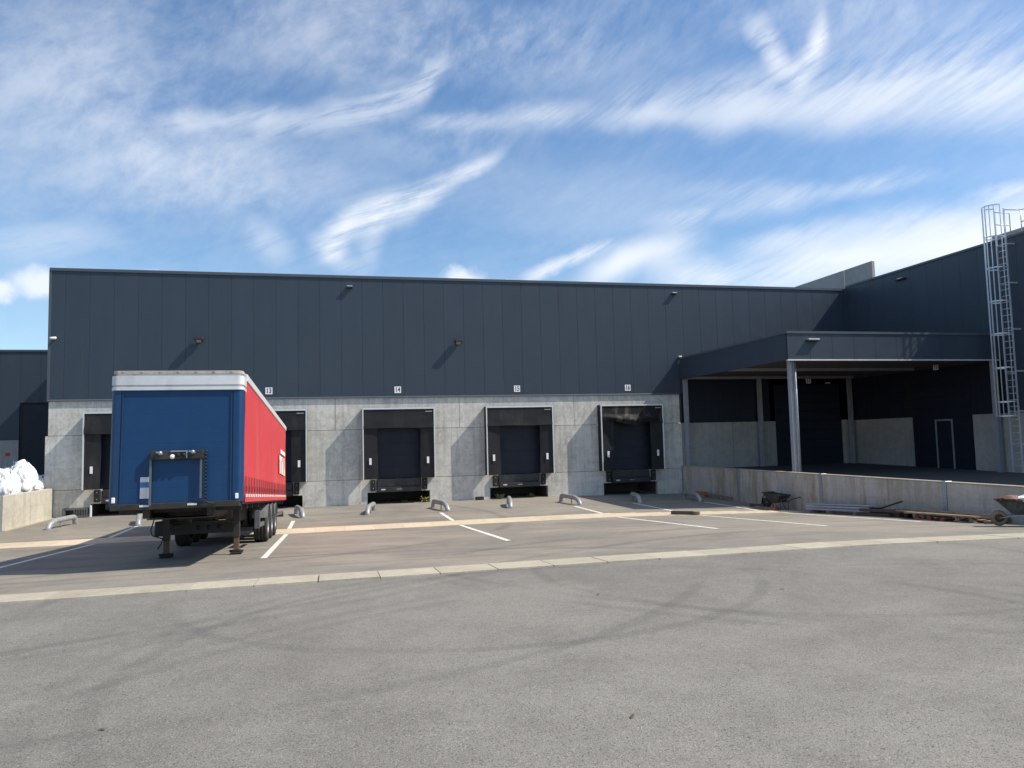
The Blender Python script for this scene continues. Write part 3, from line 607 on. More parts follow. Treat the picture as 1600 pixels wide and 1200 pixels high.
for (ya, yb) in [(-1.93, -.01), (-5.6, -1.95), (-11.55, -5.78), (-17.46, -11.73), (-23.4, -17.64), (-29, -23.6)]:
    part('wall_panel', MB().box(20.9, 21.08, ya, yb, -.5, 1.30, .006), M['conc_ret'], rw)
    part('coping', MB().box(20.88, 21.10, ya, yb, 1.302, 1.335, .006), M['conc_kerb'], rw)
for yp in (-5.69, -11.64, -17.55, -23.5): part('post', MB().box(20.872, 21.11, yp-.085, yp+.085, -.5, 1.345, .008), M['galv'], rw)
part('post', MB().box(20.885, 20.899, -.16, -.02, -.3, 1.33), M['galv'], rw)

# left platform and its wall
lw = thing('low_retaining_wall', (-9, -3, 0), 'sunlit pale concrete retaining wall at the left edge below the white bags', 'wall')
part('wall_panel', MB().box(-9.22, -9.0, -5.18, -.02, -.4, 1.30, .006), M['conc_left'], lw)
part('wall_panel', MB().box(-9.22, -9.0, -11.2, -5.36, -.4, 1.30, .006), M['conc_left'], lw); part('wall_panel', MB().box(-9.22, -9.0, -17.2, -11.38, -.4, 1.30, .006), M['conc_left'], lw)
for yp in (-5.27, -11.29, -17.29): part('post', MB().box(-9.26, -8.975, yp-.085, yp+.085, -.4, 1.32, .008), M['galv'], lw)
part('foot_strip', MB().box(-9.0, -8.86, -5.2, -.02, -.1, .03), M['conc_kerb'], lw)
ground('left_platform', [-60, -9.2], [-30, -10, 10.1], M['platform'], 0, lambda x, y: 1.12)
wallbox(34.0, 34.2, .65, 3.08, 12.95); wallbox(34.0, 34.2, 3.16, 9.0, 12.95); wallbox(34.0, 34.2, 9.08, 16.0, 12.95)
part('concrete_panel', MB().box(32.6, 32.78, -14.5, -8.9, 10.7, 11.72, .01), M['conc_roof'], fw2)

# ------------------------------------------------------------------ trailer
tr = thing('semi_trailer', (-0.20, -20.25, 0), 'parked curtain-side semi-trailer with blue front wall and red tarpaulin side', 'trailer', None, (-0.0679, 0, -.005))
W2, TL, ZB, ZTp = 1.275, 13.3, 1.80, 4.56
def rounded_front(x, r, y0, n=6):                            # plan of the front edge from left to right
    pts = []
    for i in range(n+1):
        t = math.pi-(math.pi/2)*i/n; pts.append((-x+r+r*math.cos(t), y0+r-r*math.sin(t)))
    for i in range(n+1):
        t = math.pi/2-(math.pi/2)*i/n; pts.append((x-r+r*math.cos(t), y0+r-r*math.sin(t)))
    return pts
def band(pl, z0, z1, mb, top=False, back=.5):
    pts = [(pl[0][0], back)]+pl+[(pl[-1][0], back)]; n = len(pts); vs = [(x, y, z0) for x, y in pts]+[(x, y, z1) for x, y in pts]
    mb.add(vs, [(i, i+1, i+1+n, i+n) for i in range(n-1)], True)
    if top: mb.add([(x, y, z1) for x, y in pts], [tuple(range(n))]); mb.add([(x, y, z0) for x, y in pts], [tuple(reversed(range(n)))])
    return mb
# front wall: ribbed blue planks between two rounded corner posts
fwall = MB(); zs = [ZB+.03+i*.30 for i in range(9)]+[ZTp-.40]
for a, b in zip(zs[:-1], zs[1:]):
    fwall.add([(-1.09, .0215, a), (1.09, .0215, a), (1.09, .020, a+.02), (-1.09, .020, a+.02), (-1.09, .020, b-.02), (1.09, .020, b-.02), (1.09, .0215, b), (-1.09, .0215, b)], [(0, 1, 2, 3), (3, 2, 5, 4), (4, 5, 6, 7)])
fr_o = lpart('front_wall', fwall, M['blue'], tr)
for s in (-1, 1):
    pts = []
    for i in range(7):
        t = (math.pi/2)*i/6; pts.append((s*(W2-.10+.10*math.sin(t)), .10-.10*math.cos(t)))
    pts = [(s*1.085, .045), (s*1.085, .0), (s*1.12, .0)]+pts+[(s*W2, .30)]
    mb = MB(); n = len(pts); mb.add([(x, y, ZB) for x, y in pts]+[(x, y, ZTp-.40) for x, y in pts], [(i, i+1, i+1+n, i+n) if s > 0 else (i+n, i+1+n, i+1, i) for i in range(n-1)])
    cpost = lpart('corner_post', mb, M['blue'] if s > 0 else M['bluedark'], tr)
    lpart('seam_trim', MB().box(s*1.05-.012, s*1.05+.012, -.002, .03, ZB, ZTp-.42), M['bluedark'], tr)
    lpart('marker_lamp', MB().box(s*1.17-.03, s*1.17+.03, -.03, .01, ZB+.06, ZB+.17, .006), M['white'], tr)
cap = MB(); p1 = rounded_front(W2+.012, .13, -.03); p2 = rounded_front(W2-.01, .12, .0); p3 = rounded_front(W2-.05, .10, .035)
band(p1, ZTp-.42, ZTp-.35, cap, True); band(p2, ZTp-.352, ZTp-.31, cap, True)
band(p1, ZTp-.312, ZTp-.12, cap, True); band(p3, ZTp-.122, ZTp-.07, cap, True)
lpart('roof_cap', cap, M['capgrey'], tr)
rl = MB(); band(p2, ZTp-.072, ZTp-.01, rl, True)
for i in range(7): rl.box(-1.05+i*.35-.02, -1.05+i*.35+.02, -.012, .02, ZTp-.05, ZTp-.015)
lpart('roof_edge', rl, M['roofdirt'], tr)
lpart('roof', MB().box(-W2+.02, W2-.02, .3, TL, ZTp-.08, ZTp-.02), M['capgrey'], tr)
for s in (-1, 1):
    lpart('roof_rail', MB().box(s*W2-.03, s*W2+.03, .5, TL, ZTp-.17, ZTp-.01, .01), M['capgrey'], tr)
    def cs(u, v, s=s):
        y = .30+u*(TL-.32); z = ZTp-.16-v*(ZTp-.16-ZB+.02)
        q = noise.noise(Vector((y*.7, z*.9, s*4.0)))*.018+noise.noise(Vector((y*2.2, z*.5, 9)))*.008
        return (s*(W2+.004+q*math.sin(math.pi*min(1, v*1.05))), y, z)
    cu = lpart('curtain', MB().sheet(cs, 60, 16), M['red'], tr)
    n = 23
    for i in range(n):
        y = .42+i*(TL-.8)/(n-1); x = s*(W2+.028)
        st = lpart('strap', MB().box(x-.006, x+.006, y-.024, y+.024, ZB+.10, ZB+.52).box(x-.004, x+.016, y-.036, y+.036, ZB+.20, ZB+.32), M['strap'], cu)
    bd = MB()
    for i in range(26): bd.box(s*(W2+.030)-.003, s*(W2+.030)+.003, .36+i*.495, .36+i*.495+.36, ZB+.085, ZB+.15)
    lpart('reflective_band', bd, M['band'], cu)
    lpart('valance', MB().box(s*(W2+.022)-.006, s*(W2+.022)+.006, .32, TL, ZB-.02, ZB+.083), M['red'], cu)
    lpart('floor_rail', MB().box(s*W2-.06, s*W2-.001, .1, TL, ZB-.06, ZB+.05), M['chassis'], tr)
# printed panel on the right curtain
xp = W2+.030
pr = lpart('printed_panel', MB().box(xp, xp+.003, 9.75, 12.5, 2.66, 3.28), M['pinkprint'], tr, 'pale printed panel with a white bar')
lpart('white_bar', MB().box(xp+.001, xp+.006, 10.3, 12.5, 3.36, 3.50), M['white'], pr)
lpart('print_letter', MB().box(xp+.004, xp+.006, 9.85, 10.9, 3.14, 3.26).box(xp+.004, xp+.006, 10.2, 10.5, 2.70, 3.14), M['white'], pr)
lpart('print_letter', MB().box(xp+.004, xp+.006, 11.0, 11.35, 2.66, 3.10), M['white'], pr)
mb = MB(); mb.add([(xp+.006, 11.5, 2.64), (xp+.006, 12.45, 2.64), (xp+.006, 12.3, 3.02)], [(0, 1, 2)]); lpart('print_letter', mb, M['yellowprint'], pr)
lpart('rear_frame', MB().box(-W2, W2, TL-.08, TL+.06, ZTp-.2, ZTp-.03).box(-W2, -W2+.1, TL-.08, TL+.06, ZB, ZTp-.2).box(W2-.1, W2, TL-.08, TL+.06, ZB, ZTp-.2), M['chassis'], tr)
for s in (-1, 1): lpart('rear_door', MB().box(min(0.01*s, s*(W2-.1)), max(0.01*s, s*(W2-.1)), TL-.02, TL+.03, ZB+.02, ZTp-.22), M['blue'], tr)
lpart('rear_bumper', MB().box(-1.2, 1.2, TL-.15, TL+.05, 1.15, 1.33), M['chassis'], tr)
# service panel on the front wall
sp = lpart('service_panel', MB().box(-.49, .52, -.10, .02, 2.70, 2.88, .01), M['chassis'], tr)
for (x, z) in ((-.30, 2.83), (.32, 2.84)): lpart('coupling', MB().lathe([(-.16, 0), (-.16, .035), (-.10, .045)], (x, 0, z), 'Y', 10).obox((x-.07, -.13, z+.02), (x+.05, -.13, z-.02), .03, .03), M['galv'], sp)
lpart('coupling', MB().lathe([(-.15, 0), (-.15, .04), (-.10, .05)], (-.07, 0, 2.755), 'Y', 12), M['white'], sp)
lpart('socket_frame', MB().box(-.10, .22, -.125, -.10, 2.85, 2.875).box(.195, .22, -.125, -.10, 2.72, 2.85), M['galv'], sp)
for i in range(2): lpart('socket', MB().lathe([(-.145, 0), (-.145, .035), (-.10, .04)], (.04+i*.11, 0, 2.79), 'Y', 10), M['rubber'], sp)
lpart('frame_bar', MB().box(-.505, -.465, -.07, -.03, ZB-.02, 2.72), M['guard'], tr); lpart('frame_bar', MB().box(.455, .495, -.07, -.03, ZB+.1, 2.72), M['guard'], tr)
spiral = [(.56+.022*math.cos(i*.9), -.05+.022*math.sin(i*.9), 2.86-i*.0105) for i in range(96)]
lpart('air_hose', MB().tube(spiral, .013, 6), M['rubber'], tr)
lpart('air_hose', MB().tube([(.50, -.05, ZB+.12), (.53, -.07, ZB+.06), (.62, -.06, ZB), (.75, -.04, ZB-.02)], .014, 6), M['rubber'], tr)
lb = lpart('sticker', MB().box(-.68, -.50, -.004, .018, 1.93, 2.36), M['label'], tr); lpart('sticker_stripe', MB().box(-.68, -.50, -.007, -.0045, 2.15, 2.26), M['labelblue'], lb)
lpart('front_sill', MB().box(-W2+.04, W2-.04, -.02, .3, ZB-.10, ZB+.03, .015), M['chassis'], tr)
for x in (-.59, .31): lpart('name_plate', MB().box(x-.09, x+.09, -.030, -.022, ZB-.04, ZB+.00), M['label'], tr)
# chassis
ch = MB()
for s in (-1, 1):
    x = s*.62
    ch.box(x-.07, x+.07, .3, 3.2, ZB-.28, ZB-.10).box(x-.07, x+.07, 3.2, TL-.2, ZB-.52, ZB-.10)
    ch.add([(x-.07, 2.6, ZB-.28), (x+.07, 2.6, ZB-.28), (x+.07, 3.2, ZB-.52), (x-.07, 3.2, ZB-.52), (x-.07, 3.2, ZB-.28), (x+.07, 3.2, ZB-.28)], [(0, 1, 2, 3), (0, 3, 4), (1, 5, 2)])
for y in (.6, 1.6, 2.7, 4.2, 5.6, 7.0, 8.4, 10.0, 11.6, 13.0): ch.box(-1.2, 1.2, y-.05, y+.05, ZB-.17, ZB-.06)
ch.box(-W2+.07, W2-.07, .3, TL-.05, ZB-.06, ZB+.02)
lpart('chassis', ch, M['chassis'], tr)
kp = lpart('coupler_plate', MB().box(-.6, .6, .25, 2.2, ZB-.31, ZB-.285).tube([(0, 1.5, ZB-.42), (0, 1.5, ZB-.3)], .045, 12), M['chassis'], tr)
xp_ = MB().box(-.72, .72, 3.30, 3.34, ZB-.75, ZB-.45)
lpart('cross_plate', xp_, M['chassis'], tr)
for i in range(3): lpart('plate_hole', MB().lathe([(3.288, 0), (3.288, .055), (3.30, .055)], (-.12+i*.24, 0, ZB-.60), 'Y', 14), M['black'], tr)
for s in (-1, 1):
    x = s*.78+.05
    lg = lpart('landing_leg', MB().box(x-.075, x+.075, 2.72, 2.86, .95, ZB-.12, .008), M['chassis'], tr)
    lpart('inner_leg', MB().box(x-.058, x+.058, 2.735, 2.845, .64, .95, .006), M['rust'], lg)
    lpart('foot', MB().box(x-.13, x+.13, 2.66, 2.92, .555, .60, .01).box(x-.09, x+.09, 2.72, 2.86, .60, .66, .01).tube([(x-.16, 2.79, .625), (x+.16, 2.79, .625)], .025, 8), M['rubber'], lg)
    lpart('leg_brace', MB().obox((x, 2.86, 1.25), (x-.1*s, 3.7, ZB-.35), .05, .05), M['chassis'], lg)
lpart('leg_cross_shaft', MB().tube([(-.72, 2.79, ZB-.45), (.82, 2.79, ZB-.45)], .022, 8), M['chassis'], tr)
lpart('crank_handle', MB().tube([(-.80, 2.7, 1.55), (-.98, 2.7, 1.50), (-1.06, 2.7, 1.20), (-1.02, 2.7, 1.08), (-.80, 2.7, 1.0), (-.82, 2.7, .90), (-.90, 2.7, .76)], .016, 7), M['chassis'], tr)
lpart('mud_flap', MB().box(-.86, -.80, 2.62, 2.66, 1.48, 1.66), M['white'], tr, 'small white tag on the left leg')
lpart('tool_box', MB().box(-1.18, -.85, 3.6, 4.6, 1.02, 1.38, .02), M['chassis'], tr)
for s in (-1, 1):
    x = s*1.18
    sg = lpart('side_guard', MB().box(x-.02, x+.02, 4.55, 5.75, 1.38, 1.50, .006).box(x-.02, x+.02, 4.55, 5.75, 1.10, 1.22, .006).box(x-.12 if s > 0 else x-.02, x+.02 if s > 0 else x+.12, 4.50, 4.56, 1.06, 1.54, .008), M['guard'], tr)
    lpart('guard_post', MB().box(x-.05*s-.02, x-.05*s+.02, 5.1, 5.16, 1.1, ZB-.1), M['chassis'], sg)
    lpart('guard_post', MB().box(x-.02, x+.02, 10.2, 12.9, 1.25, 1.37, .006), M['guard'], sg)
for a, (yy, zg) in enumerate(((6.65, .608), (7.95, .629), (9.26, .65))):
    zc = zg+.50
    axl = lpart('axle', MB().tube([(-.95, yy, zc), (.95, yy, zc)], .065, 10).box(-.68, -.56, yy-.35, yy+.25, zc+.02, ZB-.5).box(.56, .68, yy-.35, yy+.25, zc+.02, ZB-.5), M['chassis'], tr)
    for s in (-1, 1):
        xc = s*1.045
        ty = MB().lathe([(-.18, .30), (-.193, .36), (-.185, .455), (-.16, .492), (-.10, .503), (-.098, .49), (-.085, .49), (-.083, .505), (-.01, .507), (-.008, .492), (.008, .492), (.01, .507), (.083, .505), (.085, .49), (.098, .49), (.10, .503), (.16, .492), (.185, .455), (.193, .36), (.18, .30)], (xc, yy, zc), 'X', 36)
        w = lpart('wheel', ty, M['tyre'], tr)
        lpart('rim', MB().lathe([(s*.175, .302), (s*.15, .29), (s*.02, .27), (s*.0, .18), (s*.07, .15), (s*.075, .11), (s*.14, .10), (s*.15, 0)], (xc, yy, zc), 'X', 28), M['rim'], w)
        for b in range(10):
            t = b*math.pi/5; lpart('wheel_nut', MB().lathe([(s*.02, .016), (s*.055, .016), (s*.055, 0)], (xc, yy+.22*math.cos(t), zc+.22*math.sin(t)), 'X', 6), M['galv'], w)
        mg = MB()
        def mgf(u, v, yy=yy, zc=zc, xc=xc):
            t = R(20)+u*R(140); return (xc-.21+v*.42, yy-.57*math.cos(t), zc+.57*math.sin(t))
        mg.sheet(mgf, 14, 2); lpart('mudguard', mg, M['mud'], w)
lpart('tail_lamp', MB().box(.85, 1.15, TL+.051, TL+.08, 1.18, 1.30), M['sticker_red'], tr); lpart('tail_lamp', MB().box(-1.15, -.85, TL+.051, TL+.08, 1.18, 1.30), M['sticker_red'], tr)

# ------------------------------------------------------------------ wheel guide hoops
def hoop(xr, xf, lab, yr=-3.35, yf=-5.35):
    zr, zfr = zf(xr, yr), zf(xf, yf); d = Vector((xf-xr, yf-yr, 0)); o = Vector((xr, yr, zr)); H = .30
    t = thing('wheel_guide', (xr, yr, zr), lab, 'wheel guide', 'grey tube wheel guides in front of the docks')
    pts = [(0, -.06), (0, .14), (.02, .24), (.06, .29), (.12, .30), (.62, .30), (.72, .295), (.84, .25), (.93, .17), (.98, .06), (1.0, -.06)]
    part('tube', MB().tube([(o.x+d.x*a, o.y+d.y*a, zr+(zfr-zr)*a+z) for a, z in pts], .100, 14), M['hoop'], t)
    part('base_plate', MB().box(xr-.13, xr+.13, yr-.13, yr+.13, zr-.02, zr+.012), M['hoop'], t); part('base_plate', MB().box(xf-.13, xf+.13, yf-.13, yf+.13, zfr-.02, zfr+.012), M['hoop'], t)
    m = .55; part('support', MB().tube([(o.x+d.x*m, o.y+d.y*m, zr-.02), (o.x+d.x*m, o.y+d.y*m, zr+.3)], .03, 8), M['hoop'], t)
hoop(-7.10, -7.42, 'grey tube wheel guide nearest the pale wall at the left edge'); hoop(-4.72, -4.33, 'grey tube wheel guide at the end of the white line left of the trailer')
hoop(-1.40, -1.72, 'grey tube wheel guide hidden behind the trailer legs'); hoop(1.38, 1.72, 'grey tube wheel guide just right of the trailer wheels')
hoop(4.62, 4.25, 'grey tube wheel guide on the left in front of the third dock from the left'); hoop(7.22, 7.58, 'grey tube wheel guide on the right in front of the third dock from the left')
hoop(10.66, 10.27, 'grey tube wheel guide on the left in front of the fourth dock from the left'); hoop(13.15, 13.40, 'grey tube wheel guide on the right in front of the fourth dock from the left')
hoop(16.66, 16.20, 'grey tube wheel guide on the left in front of dock 16'); hoop(19.35, 19.15, 'grey tube wheel guide in the shade beside the retaining wall')

# ------------------------------------------------------------------ lamps and camera on the walls
def flood(x, z, lab):
    t = thing('floodlight', (x, -.03, z-.1), lab, 'floodlight', 'floodlights on the cladding')
    part('wall_bracket', MB().box(x-.06, x+.06, -.045, -.031, z-.12, z+.12).obox((x, -.03, z), (x, -.12, z+.03), .04, .04), M['lampblack'], t)
    h = part('housing', MB().box(x-.19, x+.19, -.39, -.10, z-.02, z+.12, .02).add([(x-.15, -.36, z+.0), (x+.15, -.36, z+.0), (x+.12, -.16, z-.13), (x-.12, -.16, z-.13), (x-.15, -.10, z+.0), (x+.15, -.10, z+.0)], [(0, 3, 2, 1), (0, 4, 3), (1, 2, 5), (4, 5, 2, 3)]), M['lampblack'], t)
    part('lens', MB().add([(x-.11, -.341, z-.022), (x+.11, -.341, z-.022), (x+.095, -.19, z-.122), (x-.095, -.19, z-.122)], [(0, 3, 2, 1)]), M['lampglass'], h)
flood(-3.05, 7.86, 'black floodlight on the cladding above the blue and red trailer'); flood(9.01, 7.84, 'black floodlight on the cladding between numbers 14 and 15')
def slim(x, y, z, w, lab, axis='x'):
    t = thing('wall_lamp', (x, y, z-.05), lab, 'wall lamp', 'slim wall lamps')
    if axis == 'x':
        part('body', MB().box(x-w/2, x+w/2, y-.16, y-.001, z-.05, z+.01, .01), M['lampblack'], t); part('top_plate', MB().box(x-w/2+.02, x+w/2-.02, y-.17, y-.002, z+.011, z+.045, .008), M['alu'], t)
    else:
        part('body', MB().box(x-.16, x-.001, y-w/2, y+w/2, z-.05, z+.01, .01), M['lampblack'], t); part('top_plate', MB().box(x-.17, x-.002, y-w/4, y+w/4, z+.011, z+.045, .008), M['alu'], t)
slim(3.74, -.03, 10.51, .30, 'slim lamp high on the cladding above number 14, left of it'); slim(20.84, -.03, 10.56, .30, 'slim lamp high on the cladding above the canopy end')
slim(22.15, -DC-.001, 6.70, .55, 'slim lamp on the sunlit front edge of the canopy'); slim(31.55, -4.37, 10.70, .65, 'slim lamp high on the shaded wing', 'y')
t = thing('security_camera', (-9.12, -.03, 7.82), 'small white security camera near the top left corner of the facade', 'camera')
part('housing', MB().tube([(-9.16, -.30, 7.88), (-8.98, -.12, 7.92)], .055, 10), M['camera_white'], t); part('wall_mount', MB().tube([(-9.05, -.03, 7.86), (-9.05, -.2, 7.88)], .03, 8), M['camera_white'], t)
single('junction_box', MB().box(20.95, 21.12, -.16, -.031, 7.10, 7.17, .01), M['camera_white'], (21.03, -.03, 7.10), 'small white box where the canopy roof meets the facade', 'box')
t = thing('canopy_lamp', (30.0, -.04, 5.72), 'small pale lamp beside number 17 under the canopy', 'wall lamp')
part('body', MB().box(29.86, 30.16, -.12, -.032, 5.62, 5.70, .012), M['alu'], t)

# ------------------------------------------------------------------ caged ladder on the wing
ld = thing('caged_ladder', (31.1, -10.75, 1.0), 'galvanised caged ladder climbing the dark wing to the roof', 'ladder')
LX, LA, LB, LZ0, LZ1 = 31.10, -10.52, -10.98, 1.0, 11.25
for y in (LA, LB): part('stringer', MB().box(LX-.035, LX+.035, y-.014, y+.014, LZ0, 12.35), M['galv_rail'], ld)
rung = MB().tube([(0, LB+.014, 0), (0, LA-.014, 0)], .016, 6).mesh('rung', M['galv_rail'])
z = LZ0+.28
while z < 11.2: piece('rung', rung, ld, (LX, 0, z)); z += .28
def hoop_pts(z, r=.38, n=14): return [(LX-.36-.0-r*.0-math.sin(math.pi*i/n)*r, (LA+LB)/2+math.cos(math.pi*i/n)*r, z) for i in range(n+1)]
def flat_hoop(z):
    pts = [(LX, LA, z)]+[(LX-.32, LA+.15, z)]+hoop_pts(z)+[(LX-.32, LB-.15, z), (LX, LB, z)]
    mb = MB(); n = len(pts); mb.add([(x, y, zz-.025) for x, y, zz in pts]+[(x, y, zz+.025) for x, y, zz in pts], [(i, i+1, i+1+n, i+n) for i in range(n-1)]); return mb
for z in (3.4, 4.0, 5.45, 6.9, 8.3, 9.75, 11.1, 12.45): part('cage_hoop', flat_hoop(z), M['galv_rail'], ld)
for i in (0, 3, 5, 7, 9, 11, 14):
    x, y, _ = hoop_pts(0)[i]; part('cage_bar', MB().box(x-.010, x+.010, y-.016, y+.016, 3.38, 12.47), M['galv_rail'], ld)
for z in (2.2, 3.6, 5.3, 7.1, 9.1, 10.8):
    for y in (LA, LB): part('wall_bracket', MB().box(LX+.03, 31.55, y-.02, y+.02, z-.03, z+.03), M['galv_rail'], ld)
rg = MB()
for y in (-11.2, -12.2, -13.4): rg.tube([(31.75, y, WT), (31.75, y, WT+1.05)], .022, 8)
rg.tube([(LX, LB, 12.28), (31.6, -11.2, 12.23), (31.75, -11.3, 12.23), (31.75, -13.4, 12.23)], .022, 8).tube([(31.75, -11.2, 11.72), (31.75, -13.4, 11.72)], .022, 8)
rg.tube([(LX, LA, 12.30), (31.9, LA, 12.30), (31.9, LA, WT)], .022, 8).tube([(LX, LA, 11.75), (31.9, LA, 11.75)], .02, 8)
part('guard_rail', rg, M['galv_rail'], ld)

# ------------------------------------------------------------------ bulk bags on the left platform
def bag(x, y, sx, sy, sz, seed, lab, lean=(0, 0)):
    z0 = 1.12; t = thing('bulk_bag', (x, y, z0), lab, 'bag', 'white bags on the left platform')
    bm = bmesh.new(); bmesh.ops.create_icosphere(bm, subdivisions=5, radius=1.0)
    for v in bm.verts:
        c = v.co.copy(); rg1 = (1-abs(noise.noise(c*1.9+Vector((seed, 1, 0)))))**7; rg2 = (1-abs(noise.noise(Vector((c.x*3.6, c.y*3.6, c.z*2.2))+Vector((0, seed, 3)))))**7; rg3 = (1-abs(noise.noise(c*7.5+Vector((seed, 0, 5)))))**5
        f = 1.05+.24*noise.noise(c*1.2+Vector((seed, 0, 0)))-.13*rg1-.085*rg2-.03*rg3
        s = 1-.22*max(0, c.z)**1.5; e = abs(c.x)**.75*math.copysign(1, c.x); g = abs(c.y)**.75*math.copysign(1, c.y)
        zz = max(c.z*f, -.62)
        v.co = Vector((x+e*sx*f*s+lean[0]*(zz+.62), y+g*sy*f*s+lean[1]*(zz+.62), z0+(zz+.62)/1.62*sz))
    body = part('sack', MB().bm(bm, True), M['bag'], t)
    me = MB()
    for k in range(3):
        a = seed*2+k*2.1; pts = []
        for i in range(9):
            u = i/8; pts.append((x+math.cos(a+u*.5)*sx*(1.06-.55*u*u), y+math.sin(a+u*.5)*sy*(1.06-.55*u*u), z0+.15*sz+u*sz*.85))
        me.tube(pts, .018, 5)
    part('lifting_cord', me, M['cord'], t)
bag(-9.95, -2.7, .55, .78, 1.22, 1.7, 'big crumpled white bulk bag at the far left edge on the platform'); bag(-9.95, -1.15, .55, .58, 1.42, 4.2, 'tallest white bulk bag with a folded top beside the dark door', (.05, .05))
bag(-9.85, .75, .50, 1.0, .74, 7.9, 'low slumped white bag at the right end of the bag pile'); bag(-10.6, -3.6, .6, .6, 1.1, 9.3, 'white bulk bag mostly outside the left picture edge')

# ------------------------------------------------------------------ things lying about
def wheelbarrow(x, y, ang, lab, load=False, sc_=1.0):
    t = thing('wheelbarrow', (x, y, zf(x, y)), lab, 'wheelbarrow', 'builders wheelbarrows', (0, 0, ang))
    # local: wheel forward +x, z up
    r = .20; w = lpart('wheel', MB().lathe([(-.045, .10), (-.05, .15), (-.035, .19), (0, .20), (.035, .19), (.05, .15), (.045, .10)], (.62, 0, r), 'Y', 22), M['rope'] if load else M['tyre'], t)
    lpart('rim', MB().lathe([(-.03, .0), (-.035, .03), (-.012, .05), (-.012, .11), (.012, .11), (.012, .05), (.035, .03), (.03, 0)], (.62, 0, r), 'Y', 16), M['rust'] if load else M['rim'], w)
    top = [(-.42, -.30, .58), (.66, -.22, .66), (.66, .22, .66), (-.42, .30, .58)]; bot = [(-.22, -.20, .30), (.30, -.15, .30), (.30, .15, .30), (-.22, .20, .30)]
    tb = MB(); ins = [(x_*.97+.005, y_*.95, z_) for x_, y_, z_ in top]; inb = [(x_*.94, y_*.93, z_+.02) for x_, y_, z_ in bot]
    tb.add(top+bot, [(4, 5, 1, 0)[::-1], (5, 6, 2, 1)[::-1], (6, 7, 3, 2)[::-1], (7, 4, 0, 3)[::-1], (4, 7, 6, 5)[::-1]])
    tray = lpart('tray', tb, M['tray'], t)
    lpart('tray_inside', MB().add(ins+inb, [(4, 5, 1, 0), (5, 6, 2, 1), (6, 7, 3, 2), (7, 4, 0, 3), (4, 7, 6, 5)]), M['trayin'] if load else M['tray'], tray)
    lpart('tray_rim', MB().tube(top, .014, 6, True), M['tray'], tray)
    for s in (-1, 1):
        hd = lpart('handle', MB().tube([(.62, s*.06, r), (.30, s*.14, .27), (-.25, s*.22, .30), (-.60, s*.27, .45), (-.92, s*.29, .52)], .017, 7), M['galv'] if load else M['tray'], t)
        lpart('grip', MB().tube([(-.80, s*.283, .494), (-.94, s*.291, .525)], .022, 7), M['grip'], hd)
        lpart('leg', MB().tube([(-.02, s*.19, .30), (-.22, s*.20, .0), (-.34, s*.20, .0), (-.38, s*.23, .36)], .014, 6), M['galv'] if load else M['tray'], t)
    if load:
        for i, (bx, by, bz, a) in enumerate([(.02, -.02, .67, 1.1), (-.24, .05, .66, 4.4), (.34, .02, .67, 8.0)]):
            bm = bmesh.new(); bmesh.ops.create_icosphere(bm, subdivisions=3, radius=1)
            for v in bm.verts:
                f = 1+.35*noise.noise(v.co*1.6+Vector((a, 0, 0))); v.co = Vector((bx+v.co.x*.25*f, by+v.co.y*.20*f, bz+v.co.z*.11*f))
            lpart('rubble_sack', MB().bm(bm), M['bag'] if i != 2 else M['trayin'], t)
    else:
        lpart('wet_rag', MB().sheet(lambda u, v: (.40+u*.3-.15, -.24+.05*math.sin(u*9), .66-v*.34-.05*math.sin(u*5)), 10, 6), M['chassis'], t)
    return t
wheelbarrow(20.25, -9.75, R(100), 'dark muddy wheelbarrow standing against the retaining wall'); wheelbarrow(19.95, -21.15, R(146), 'wheelbarrow full of white sacks at the right picture edge', True)
fr_ = thing('bent_tube_frame', (20.2, -8.95, zf(20.2, -8.95)), 'dark bent tube frame tangled beside the muddy wheelbarrow', 'frame')
zz0 = zf(20.2, -8.95)
part('tube', MB().tube([(20.15, -8.70, zz0), (20.18, -8.78, zz0+.42), (20.22, -8.95, zz0+.60), (20.24, -9.15, zz0+.62), (20.22, -9.25, zz0+.45), (20.2, -9.35, zz0+.15)], .026, 7), M['black'], fr_)
part('tube', MB().tube([(20.1, -8.95, zz0+.02), (20.14, -9.0, zz0+.30), (20.18, -9.2, zz0+.42), (20.2, -9.45, zz0+.30), (20.16, -9.6, zz0)], .022, 7), M['chassis'], fr_)
part('hose_coil', MB().tube([(20.12+.03*i/40, -9.05+.22*math.cos(i*.5), zz0+.24+.16*math.sin(i*.5)) for i in range(40)], .020, 6), M['rubber'], fr_)
part('ground_bar', MB().obox((20.05, -8.1, zz0+.06), (20.1, -9.1, zz0+.07), .16, .10), M['wooddark'], fr_)
def plank(name, a, b, w, h, mat, lab, cat, group=None):
    base = Vector(((a[0]+b[0])/2, (a[1]+b[1])/2, min(a[2], b[2]))); mb = MB().obox((a[0], a[1], a[2]+h/2), (b[0], b[1], b[2]+h/2), w, h)
    return single(name, mb, mat, base, lab, cat, group)
g = lambda x, y, d=0: (x, y, zf(x, y)+d)
blk = thing('timber_block', g(15.7, -10.75), 'dark timber block lying on the pale gutter', 'timber')
zb = zf(15.7, -10.75)+.01
part('beam', MB().obox((15.28, -10.45, zb+.07), (15.92, -10.98, zb+.07), .16, .13), M['wooddark'], blk); part('end_block', MB().obox((15.86, -10.90, zb+.065), (16.10, -11.12, zb+.065), .13, .12), M['wood'], blk)
plank('timber_plank', g(19.72, -9.0, .005), g(19.85, -10.2, .005), .13, .09, M['wood'], 'short pale timber lying in front of the dark wheelbarrow', 'timber')
plank('timber_plank', g(19.78, -10.0, .10), g(19.92, -10.25, .10), .15, .05, M['redwood'], 'short reddish board end on the timber by the wheelbarrow', 'timber')
